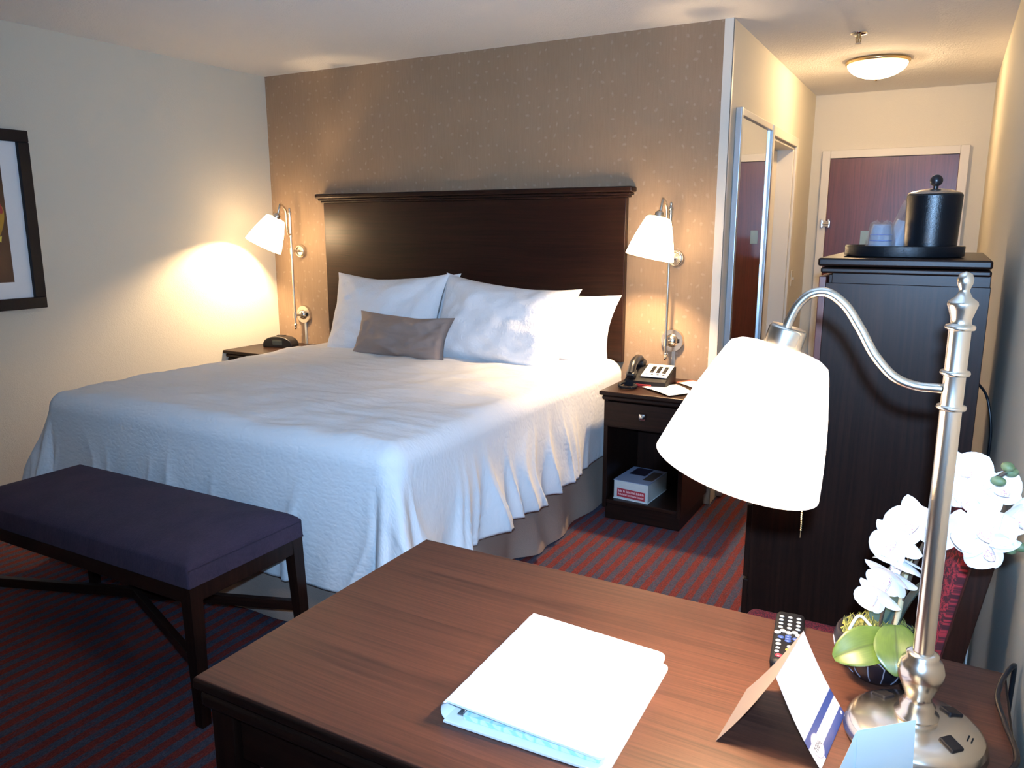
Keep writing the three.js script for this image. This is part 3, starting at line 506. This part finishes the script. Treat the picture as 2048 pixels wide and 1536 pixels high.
{ // folded tent card with printed foot
  const t = thing('tent_card', 'folded white tent card with blue band and round seal on desk', 'card', [0, 0, 0]);
  const R0 = V(-0.160, 0.868, -1.068), R1 = V(-0.147, 0.868, -1.225), L0 = V(-0.232, DT + 0.001, -1.035), L1 = V(-0.222, DT + 0.001, -1.19), Q0 = V(-0.088, DT + 0.001, -1.042), Q1 = V(-0.074, DT + 0.001, -1.197);
  const cv = document.createElement('canvas'); cv.width = 768; cv.height = 640; const g = cv.getContext('2d');
  g.fillStyle = '#c6c6d0'; g.fillRect(0, 0, 768, 640); g.fillStyle = '#2c3f7d'; g.fillRect(0, 415, 768, 62); g.fillRect(150, 566, 618, 74); g.fillStyle = '#c6c6d0'; g.fillRect(0, 477, 768, 89);
  g.fillStyle = '#9aa0b4'; for (let r = 0; r < 4; r++) for (let x = 270; x < 690 - r * 30;) { const w = 14 + (hash(x, r, 5) * 34 | 0); g.fillRect(x, 487 + r * 19, w, r === 1 ? 8 : 5); x += w + 9; }
  g.fillStyle = '#e9e9f2'; g.strokeStyle = '#8f8fa8'; g.lineWidth = 8; g.beginPath(); g.ellipse(140, 530, 84, 84, 0, 0, 7); g.fill(); g.stroke(); g.fillStyle = '#23233a'; g.font = 'bold 66px sans-serif'; g.textAlign = 'center'; g.textBaseline = 'middle'; g.fillText('100%', 140, 532, 140);
  g.fillStyle = '#c6c6d0'; g.beginPath(); g.ellipse(725, 602, 16, 16, 0, 0, 7); g.fill(); g.fillStyle = '#2c3f7d'; g.font = 'bold 20px sans-serif'; g.fillText('H', 725, 603);
  const ct = new THREE.CanvasTexture(cv); ct.colorSpace = THREE.SRGBColorSpace;
  const pan = (a0, a1, b0, b1, bow) => sheet(10, 14, (u, v) => { const s = v, p = a0.clone().lerp(a1, u), q = b0.clone().lerp(b1, u), o = p.lerp(q, s); o.y -= bow * Math.sin(s * Math.PI); return [o.x, o.y, o.z]; }, 0.0004, (u, v) => [u, 1 - v]);
  mesh('front_panel', pan(R1, R0, Q1, Q0, 0.008), std({ map: (() => { ct.wrapS = THREE.RepeatWrapping; ct.repeat.x = -1; ct.offset.x = 1; return ct; })(), roughness: 0.45 }), t);
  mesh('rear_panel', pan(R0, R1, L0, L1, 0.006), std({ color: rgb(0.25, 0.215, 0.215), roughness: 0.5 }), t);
}
{ // second small card, leaning in front of the lamp
  const t = thing('tent_card', 'small pale blue white card standing before the desk lamp base', 'card', [0, 0, 0]);
  const A = V(-0.046, 0.862, -1.003), B = V(0.019, 0.862, -1.064), dir = V(-0.68, 0, 0.73).multiplyScalar(1), nrm = V(-0.061, 0, -0.065).normalize();
  const pale = std({ color: rgb(0.74, 0.86, 0.87), roughness: 0.4 });
  const fwd = V(-0.030, -0.101, 0.022);
  const pan = (off, th) => sheet(4, 4, (u, v) => { const p = A.clone().lerp(B, u).addScaledVector(off, v); return [p.x, p.y, p.z]; }, th);
  mesh('front_panel', pan(fwd, 0.0006), pale, t); mesh('rear_panel', pan(V(0.004, -0.101, -0.004), 0.0006), pale, t);
  mesh('header_strip', sheet(4, 1, (u, v) => { const p = A.clone().lerp(B, u).addScaledVector(fwd, 0.03 + 0.12 * v); return [p.x - 0.0005, p.y + 0.0004, p.z + 0.0006]; }, 0.0003), std({ color: rgb(0.60, 0.78, 0.81), roughness: 0.4 }), t);
}
{ // remote control
  const r = thing('remote_control', 'black television remote with many small buttons on desk', 'remote control', [-0.188, DT, -1.362], 0.12);
  mesh('body', [rb(-0.026, 0.026, 0.001, 0.022, -0.095, 0.095, 0.010)], M.blackSoft, r);
  const grey = std({ color: rgb(0.30, 0.32, 0.32), roughness: 0.4 }), lt = std({ color: rgb(0.8, 0.8, 0.76), roughness: 0.4 }), bl = std({ color: rgb(0.03, 0.06, 0.2), roughness: 0.35 });
  const btn = (x, z, rr, m) => mesh('button', new THREE.SphereGeometry(rr, 12, 8).scale(1, 0.5, 0.8).translate(x, 0.022, z), m, r);
  for (let i = 0; i < 4; i++) for (let j = 0; j < 3; j++) btn(-0.015 + j * 0.015, -0.068 + i * 0.014, 0.0045, grey);
  for (const [x, z] of [[-0.019, -0.004], [-0.010, -0.012], [0.0, -0.008], [0.010, -0.012], [0.017, -0.003]]) btn(x, z, 0.0058, lt);
  for (const [x, z] of [[-0.012, 0.012], [0.012, 0.012], [0, 0.022], [0, 0.006], [0, 0.014]]) btn(x, z, 0.0058, bl);
  for (const [x, z] of [[-0.016, 0.026], [0.014, 0.028], [-0.015, 0.038], [0.004, 0.042]]) btn(x, z, 0.005, grey);
  btn(-0.015, 0.052, 0.004, lt); btn(0.002, 0.054, 0.005, std({ color: rgb(0.5, 0.3, 0.06), roughness: 0.4 })); btn(-0.016, 0.064, 0.004, lt); btn(0.001, 0.066, 0.004, grey); btn(-0.012, 0.078, 0.0062, std({ color: rgb(0.5, 0.03, 0.05), roughness: 0.4 }));
}
{ // desk lamp
  const px = 0.021, pz = -1.18;
  const l = thing('desk_lamp', 'large brushed nickel desk lamp with curved arm and white shade', 'desk lamp', [px, DT, pz]);
  mesh('base', lathe([[0.0005, 0.002], [0.094, 0.002], [0.096, 0.006], [0.092, 0.011], [0.094, 0.015], [0.089, 0.020], [0.090, 0.024], [0.080, 0.031], [0.055, 0.037], [0.03, 0.040], [0.0005, 0.041]], 72), M.nickel, l);
  mesh('baluster', lathe([[0.029, 0.040], [0.030, 0.046], [0.023, 0.052], [0.024, 0.060], [0.019, 0.066], [0.018, 0.074], [0.024, 0.088], [0.030, 0.104], [0.031, 0.116], [0.027, 0.128], [0.021, 0.134], [0.022, 0.139], [0.017, 0.142], [0.0132, 0.1425]], 48), M.nickel, l);
  const ring = y => [[0.0135, y - 0.004], [0.0175, y - 0.003], [0.0185, y], [0.0175, y + 0.003], [0.0135, y + 0.004]];
  mesh('post', lathe([[0.0138, 0.138], ...ring(0.502).slice(0), ...ring(0.549), ...ring(0.610), [0.0125, 0.616], [0.0128, 0.622], [0.0165, 0.634], [0.0185, 0.640], [0.0175, 0.644], [0.010, 0.650], [0.0065, 0.657], [0.0065, 0.660], [0.0092, 0.667], [0.0098, 0.673], [0.0075, 0.680], [0.0005, 0.683]], 40), M.nickel, l);
  for (const [ang, r] of [[2.4, 0.062], [-0.75, 0.062], [0.75, 0.062]]) mesh('power_outlet', new RoundedBoxGeometry(0.026, 0.010, 0.022, 2, 0.003).rotateZ(-0.25).translate(r, 0.034, 0).rotateY(ang), M.blackSoft, l);
  for (const k of [0, 1]) mesh('printed_mark', new RoundedBoxGeometry(0.002, 0.003, 0.014, 1, 0.0005).rotateZ(-0.3).translate(0.068 + k * 0.005, 0.0335 - k * 0.0018, 0).rotateY(-0.2), M.blackSoft, l);
  const arm = [[0.008, 1.286], [-0.025, 1.287], [-0.05, 1.296], [-0.078, 1.325], [-0.1, 1.362], [-0.122, 1.393], [-0.146, 1.409], [-0.166, 1.407], [-0.182, 1.393], [-0.194, 1.368], [-0.199, 1.349]].map(([x, y]) => V(x - px, y - DT, 0));
  mesh('arm', tube(arm, 0.0066, 90, 14), M.nickel, l);
  const top = [-0.204 - px, 1.322 - DT, 0];
  shadeSet(l, top, [-0.26, -0.955, 0.06], 0.076, 0.126, 0.195, 1.9, lathe([[0.0005, 0.038], [0.024, 0.037], [0.027, 0.032], [0.0275, -0.004], [0.020, -0.03], [0.0005, -0.03]], 32), M.deskShade);
  const ch = []; for (let i = 0; i < 16; i++) ch.push(new THREE.SphereGeometry(0.0014, 6, 5).translate(-0.157 - px + 0.0003 * Math.sin(i * 0.6), 1.10 - DT - i * 0.0032, 0.0));
  mesh('pull_chain', [...ch, rod([-0.157 - px, 1.13 - DT, 0], [-0.157 - px, 1.04 - DT, 0], 0.0006, 0.0006, 6)], M.brass, l);
  mesh('power_cord', tube([[0.07, 0.012, 0.066], [0.10, 0.009, 0.05], [0.128, 0.009, 0.0], [0.118, 0.009, -0.10], [0.112, 0.009, -0.17], [0.122, 0.022, -0.215], [0.136, 0.030, -0.245], [0.140, 0.012, -0.268], [0.140, -0.06, -0.272], [0.140, -0.22, -0.272]], 0.004, 60, 8), M.black, l);
}
{ // orchid
  const o = thing('potted_orchid', 'white moth orchid in black fluted bowl beside desk lamp', 'orchid', [-0.040, DT, -1.335]);
  const pot = mesh('pot', lathe([[0.0005, 0.003], [0.034, 0.003], [0.042, 0.010], [0.060, 0.030], [0.070, 0.052], [0.0715, 0.066], [0.068, 0.078], [0.063, 0.081], [0.061, 0.074], [0.0005, 0.070]], 64), M.pot, o);
  const rAt = y => { const t = [[0.010, 0.042], [0.030, 0.060], [0.052, 0.070], [0.066, 0.0715]]; for (let i = 0; i < 3; i++) if (y <= t[i + 1][0]) return t[i][1] + (t[i + 1][1] - t[i][1]) * (y - t[i][0]) / (t[i + 1][0] - t[i][0]); return 0.0715; };
  const N = 18; for (let k = 0; k < N; k++) { const a0 = k / N * Math.PI * 2, w = Math.PI * 2 / N, pts = []; for (let i = 0; i <= 6; i++) { const y = 0.014 + 0.038 * i / 6, r = rAt(y) + 0.0006; pts.push(V(r * Math.cos(a0), y, r * Math.sin(a0))); } for (let i = 1; i <= 6; i++) { const y = 0.052 + 0.010 * Math.sin(i / 6 * Math.PI), r = rAt(y) + 0.0006, a = a0 + w * i / 6; pts.push(V(r * Math.cos(a), y, r * Math.sin(a))); } mesh('carved_line', tube(pts, 0.0011, 24, 5), M.potLine, pot); }
  const blades = []; for (let i = 0; i < 420; i++) { const r = 0.06 * Math.sqrt(rnd()), a = rnd() * 6.283, h = 0.012 + 0.022 * rnd() * (1 - r / 0.08); blades.push(new THREE.ConeGeometry(0.0022, h, 4).rotateX((rnd() - 0.5) * 1.6).rotateZ((rnd() - 0.5) * 1.6).translate(r * Math.cos(a), 0.074 + h * 0.3 + 0.012 * Math.cos(r * 20), r * Math.sin(a))); }
  const ms = mesh('moss', [new THREE.SphereGeometry(0.058, 24, 10, 0, 6.2832, 0, 1.57).scale(1, 0.32, 1).translate(0, 0.070, 0), ...blades], M.moss, o); ms.userData.kind = 'stuff';
  const leafGeo = (L, W, fold) => sheet(10, 16, (u, v) => { const c = u * 2 - 1, s = v, w = W / 2 * Math.pow(Math.sin(Math.PI * Math.min(1, 0.08 + s * 0.9)), 0.6); return [c * w, fold * Math.abs(c) * w + 0.02 * Math.sin(s * 2.2), s * L]; }, 0.0012);
  const addLeaf = (L, W, yaw, pitch, roll, pos, m) => { const g = leafGeo(L, W, 0.25); g.applyMatrix4(new THREE.Matrix4().makeRotationFromEuler(new THREE.Euler(pitch, yaw, roll, 'YXZ')).setPosition(...pos)); mesh('leaf', g, m, o); };
  const aimLeaf = (L, W, base, dir, up) => { const g = leafGeo(L, W, 0.12), z = V(...dir).normalize(), x = V(...up).cross(z).normalize(), y = z.clone().cross(x); g.applyMatrix4(new THREE.Matrix4().makeBasis(x, y, z).setPosition(base[0] + 0.040, base[1] - DT, base[2] + 1.335)); mesh('leaf', g, M.leaf, o); };
  aimLeaf(0.098, 0.062, [-0.018, 0.862, -1.278], [-0.080, -0.042, 0.035], [0.0, 0.75, 0.75]);
  aimLeaf(0.080, 0.064, [-0.020, 0.882, -1.285], [0.010, -0.050, 0.040], [0.0, 0.70, 0.75]);
  addLeaf(0.12, 0.05, 2.6, -1.05, 0.2, [-0.005, 0.078, -0.01], M.leafBack);
  addLeaf(0.13, 0.05, 1.9, -0.95, -0.3, [0.02, 0.078, 0.0], M.leafBack);
  const W3 = (x, y, z) => V(x + 0.040, y - DT, z + 1.335);
  mesh('stem', tube([W3(-0.03, 0.83, -1.33), W3(-0.012, 0.92, -1.325), W3(0.004, 1.0, -1.315), W3(0.03, 1.075, -1.31), W3(0.062, 1.115, -1.31), W3(0.088, 1.135, -1.305), W3(0.102, 1.150, -1.30)], 0.0032, 60, 8), M.stem, o);
  mesh('stem', tube([W3(-0.045, 0.83, -1.34), W3(-0.035, 0.91, -1.33), W3(-0.005, 0.99, -1.32), W3(0.05, 1.05, -1.31), W3(0.10, 1.065, -1.30), W3(0.128, 1.045, -1.30)], 0.0028, 60, 8), M.stem, o);
  mesh('stake', rod(W3(-0.022, 0.83, -1.325).toArray(), W3(-0.004, 1.04, -1.33).toArray(), 0.0045, 0.004), M.stake, o);
  mesh('aerial_root', tube([W3(-0.035, 0.845, -1.30), W3(-0.055, 0.87, -1.29), W3(-0.072, 0.885, -1.285), W3(-0.085, 0.86, -1.28)], 0.0025, 30, 8), M.root, o);
  mesh('aerial_root', tube([W3(0.005, 0.84, -1.30), W3(0.02, 0.845, -1.29), W3(0.03, 0.87, -1.29), W3(0.034, 0.895, -1.30)], 0.0025, 30, 8), M.root, o);
  const petal = (L, W, cup, bend) => grid(8, 10, (u, v) => { const c = u * 2 - 1, w = W / 2 * Math.pow(Math.sin(Math.PI * Math.pow(0.03 + 0.97 * v, 0.75)), 0.6) + 0.0005; return [c * w, v * L, cup * c * c * w + bend * v * v * L]; });
  const gP = petal(0.036, 0.046, 0.25, 0.15), gS = petal(0.037, 0.026, 0.2, 0.1), gL = petal(0.020, 0.016, 1.1, 0.5);
  function flower(x, y, z, yaw, pitch, roll, k = 1) {
    const f = new THREE.Group(); f.name = 'flower'; o.add(f); f.position.copy(W3(x, y, z)); f.rotation.order = 'YXZ'; f.rotation.set(pitch, yaw, roll); f.scale.setScalar(k);
    for (const a of [1.35, -1.35]) mesh('petal', gP.clone().rotateX(0.15).rotateZ(a).translate(0, 0, 0.002), M.petal, f);
    for (const a of [0, 2.35, -2.35]) mesh('petal', gS.clone().rotateX(0.05).rotateZ(a), M.petal, f);
    mesh('flower_lip', gL.clone().rotateX(0.9).rotateZ(Math.PI).translate(0, 0, 0.003), M.lip, f);
  }
  for (const f of [[-0.004, 1.060, -1.275, -0.3, 0.1, 0.3, 1.3], [-0.028, 1.022, -1.280, -0.5, 0.2, 0.7, 1.2], [-0.020, 0.990, -1.300, -0.6, 1.15, 0.2, 1.25], [-0.030, 0.962, -1.290, -0.5, 0.6, 0.9, 1.25], [-0.048, 0.925, -1.290, -0.4, 0.4, 0.6, 1.05],
    [0.048, 1.050, -1.290, 0.1, 0.2, 0.0, 1.2], [0.080, 1.068, -1.270, 0.2, 0.1, 0.4, 1.3], [0.112, 1.088, -1.285, 0.8, 0.2, -0.3, 1.05], [0.052, 1.135, -1.305, 0.1, -0.4, 0.6, 1.15], [0.064, 1.108, -1.300, -0.3, 0.5, -0.2, 1.15], [0.092, 1.112, -1.320, 0.6, -0.2, 0.5, 1.1], [0.090, 1.040, -1.285, 0.2, 0.4, 1.2, 1.15]]) flower(...f);
  for (const [x, y, z, a] of [[0.103, 1.158, -1.30, 0.3], [0.093, 1.137, -1.292, 1.2], [0.109, 1.148, -1.31, -0.9], [0.131, 1.040, -1.30, 1.0], [0.120, 1.030, -1.31, 0.4]]) { const p = W3(x, y, z); mesh('bud', new THREE.SphereGeometry(0.0085, 16, 12).scale(1, 0.85, 1.25).rotateY(a).translate(p.x, p.y, p.z), M.bud, o); }
}

// ---------------------------------------------------------------- chair drawn up to the far side of the desk
{
  const c = thing('desk_chair', 'red upholstered dark wooden chair behind the desk and orchid', 'chair', [0, 0, 0]);
  mesh('seat', new RoundedBoxGeometry(0.46, 0.07, 0.46, 4, 0.028).translate(-0.165, 0.44, -1.84), M.redFabric, c);
  mesh('seat_frame', rb(-0.385, 0.05, 0.36, 0.405, -2.06, -1.62, 0.004), M.dark, c, 'x');
  for (const z of [-2.045, -1.635]) mesh('leg', rb(-0.385, -0.347, 0.002, 0.40, z - 0.018, z + 0.018, 0.003), M.dark, c, 'y');
  for (const z of [-2.065, -1.615]) {
    const s = new THREE.Shape(); s.moveTo(0.02, 0.002); s.lineTo(0.055, 0.002); s.lineTo(0.062, 0.42); s.quadraticCurveTo(0.082, 0.62, 0.128, 0.90); s.lineTo(0.098, 0.905); s.quadraticCurveTo(0.05, 0.63, 0.028, 0.42); s.closePath();
    mesh('back_post', new THREE.ExtrudeGeometry(s, { depth: 0.03, bevelEnabled: true, bevelSize: 0.002, bevelThickness: 0.002, bevelSegments: 2, curveSegments: 12 }).translate(0, 0, z - 0.015), M.dark, c, 'y');
  }
  mesh('back_cushion', sheet(10, 14, (u, v) => { const y = 0.48 + 0.42 * v, xb = 0.045 + 0.055 * Math.pow((y - 0.42) / 0.48, 1.4), k = Math.pow(Math.max(0, (1 - (2 * u - 1) ** 4) * (1 - (2 * v - 1) ** 4)), 0.5); return [xb - 0.018 - 0.03 * k, y, -2.045 + 0.405 * u]; }, 0.028, (u, v) => [u * 0.4, v * 0.42]), M.redFabric, c);
  mesh('top_rail', rb(0.098, 0.128, 0.875, 0.91, -2.05, -1.63, 0.006), M.dark, c, 'x');
}

// ---------------------------------------------------------------- armoire with the ice bucket tray
{
  const a = thing('armoire', 'tall dark wooden armoire with stepped base against right wall', 'armoire', [0, 0, 0]);
  const z0 = -2.5, z1 = -3.25, xr = 0.105, xu = -0.315, xl = -0.485;
  { const h = new THREE.Shape(); h.moveTo(xl, 0.06); h.lineTo(xr, 0.06); h.lineTo(xr, 1.335); h.lineTo(xu, 1.335); h.lineTo(xu, 0.88); h.lineTo(xl, 0.88); h.closePath();
    mesh('side_panel', new THREE.ExtrudeGeometry(h, { depth: 0.018, bevelEnabled: true, bevelSize: 0.0015, bevelThickness: 0.002, bevelSegments: 2 }).translate(0, 0, z0 - 0.02), M.dark, a, 'y'); }
  mesh('cabinet_body', [rb(xu + 0.004, xr, 0.88, 1.36, z0 - 0.018, z1, 0.002)], M.dark, a, 'y');
  mesh('frieze', rb(xu + 0.014, xr, 1.335, 1.372, z0 - 0.008, z0 - 0.022, 0.002), M.dark, a, 'x');
  mesh('top', [rb(xu - 0.018, xr, 1.365, 1.382, z0 + 0.006, z1 - 0.006, 0.006), rb(xu - 0.026, xr, 1.386, 1.410, z0 + 0.016, z1 - 0.016, 0.007)], M.dark, a, 'x');
  for (const [p, q] of [[z0 - 0.006, -2.872], [-2.878, z1 + 0.006]]) { const d = mesh('door', rb(xu - 0.022, xu - 0.001, 0.89, 1.355, p, q, 0.003), M.door, a, 'y'); const kz = p > -2.6 ? q + 0.04 : p - 0.04; mesh('knob', [new THREE.SphereGeometry(0.013, 16, 12).translate(xu - 0.04, 1.1, kz), rod([xu - 0.02, 1.1, kz], [xu - 0.04, 1.1, kz], 0.005)], M.nickel, d); }
  mesh('base_body', rb(xl + 0.004, xr, 0.06, 0.876, z0 - 0.018, z1, 0.002), M.dark, a, 'y');
  mesh('plinth', rb(xl + 0.02, xr - 0.01, 0.002, 0.06, z0 - 0.02, z1 + 0.02, 0.002), M.dark, a, 'x');
  for (let k = 0; k < 3; k++) { const y = 0.09 + k * 0.262, d = mesh('drawer', rb(xl - 0.020, xl + 0.001, y, y + 0.252, z0 - 0.008, z1 + 0.008, 0.003), M.dark, a, 'y'); mesh('knob', new THREE.SphereGeometry(0.014, 16, 12).translate(xl - 0.034, y + 0.126, -2.87), M.nickel, d); }
}
{
  const y = 1.41, cx = -0.127, cz = -2.70;
  const t = thing('serving_tray', 'black oval vinyl tray on top of the armoire', 'tray', [cx, y, cz]);
  mesh('tray_body', lathe([[0.0005, 0.001], [0.158, 0.001], [0.165, 0.004], [0.166, 0.032], [0.163, 0.034], [0.160, 0.031], [0.158, 0.008], [0.0005, 0.008]], 64).scale(1, 1, 0.8), M.blackVinyl, t);
  const b = thing('ice_bucket', 'black vinyl ice bucket with silver lid and black knob', 'ice bucket', [-0.056, y + 0.008, cz]);
  mesh('bucket_body', lathe([[0.0005, 0.001], [0.069, 0.001], [0.071, 0.004], [0.0755, 0.172], [0.074, 0.176], [0.071, 0.174], [0.067, 0.01], [0.0005, 0.008]], 64), M.blackVinyl, b);
  const lid = mesh('lid', lathe([[0.073, 0.177], [0.071, 0.181], [0.045, 0.189], [0.018, 0.193], [0.0005, 0.194]], 56), M.nickel, b);
  mesh('knob', [new THREE.SphereGeometry(0.0175, 28, 20).translate(0, 0.216, 0), rod([0, 0.19, 0], [0, 0.203, 0], 0.007)], M.black, lid);
  const cup = M.film, cg = phys({ color: rgb(0.85, 0.92, 1.0), roughness: 0.12, transmission: 0.75, thickness: 0 }), bl = std({ color: rgb(0.10, 0.16, 0.45), roughness: 0.4 });
  const c1 = thing('wrapped_cup', 'upside down clear plastic cup in film wrap standing on tray', 'cup', [-0.190, y + 0.008, cz + 0.035]);
  mesh('cup_wall', lathe([[0.036, 0.001], [0.0365, 0.004], [0.026, 0.086], [0.0245, 0.089], [0.0005, 0.089]], 40), cg, c1);
  for (const h of [0.022, 0.040, 0.058]) mesh('cup_ridge', new THREE.TorusGeometry(0.0366 - h * 0.118, 0.0011, 6, 40).rotateX(Math.PI / 2).translate(0, h, 0), bl, c1);
  mesh('film_wrap', grid(40, 14, (u, v) => { const a = u * Math.PI * 2, r = (0.043 - 0.012 * v) * (1 + 0.10 * Math.sin(a * 5 + v * 4) * Math.sin(a * 3 + 1)); return [r * Math.cos(a) * (v > 0.98 ? 0.5 : 1), 0.002 + 0.096 * v + 0.004 * Math.sin(a * 3), r * Math.sin(a) * (v > 0.98 ? 0.5 : 1)]; }), cup, c1);
  const c2 = thing('wrapped_cup', 'clear film wrapped cup leaning against the ice bucket', 'cup', [-0.162, y + 0.008, cz - 0.058]);
  const tl = new THREE.Matrix4().makeRotationZ(-0.32);
  mesh('cup_wall', lathe([[0.034, 0.012], [0.0345, 0.015], [0.026, 0.10], [0.0245, 0.103], [0.0005, 0.103]], 40).applyMatrix4(tl), cg, c2);
  mesh('film_wrap', grid(40, 18, (u, v) => { const a = u * Math.PI * 2, r = (0.040 - 0.014 * v) * (1 + 0.12 * Math.sin(a * 4 + v * 5) * Math.sin(a * 3 + 2)); return [r * Math.cos(a), 0.012 + 0.15 * v + 0.005 * Math.sin(a * 2), r * Math.sin(a)]; }).applyMatrix4(tl), cup, c2);
}
tag(mesh('appliance_cord', tube([[0.115, 1.02, -2.80], [0.140, 0.99, -2.76], [0.160, 0.90, -2.74], [0.163, 0.82, -2.74], [0.160, 0.72, -2.76], [0.158, 0.60, -2.75], [0.157, 0.40, -2.72], [0.157, 0.22, -2.70]], 0.004, 60, 8), M.black), 'dark cord hanging down wall in the gap beside armoire', 'cord');
{
  const o = thing('wall_outlet', 'white wall outlet with black adapter in gap beside the armoire', 'outlet', [WX, 0.2, -2.69]);
  mesh('plate', rb(-0.006, -0.0005, -0.06, 0.06, -0.036, 0.036, 0.002), M.whitePlastic, o); mesh('adapter', rb(-0.045, -0.006, -0.05, 0.015, -0.026, 0.026, 0.005), M.black, o);
}

scene.traverse(o => { if (o.isMesh) { o.castShadow = true; o.receiveShadow = true; } });
renderer.render(scene, camera);
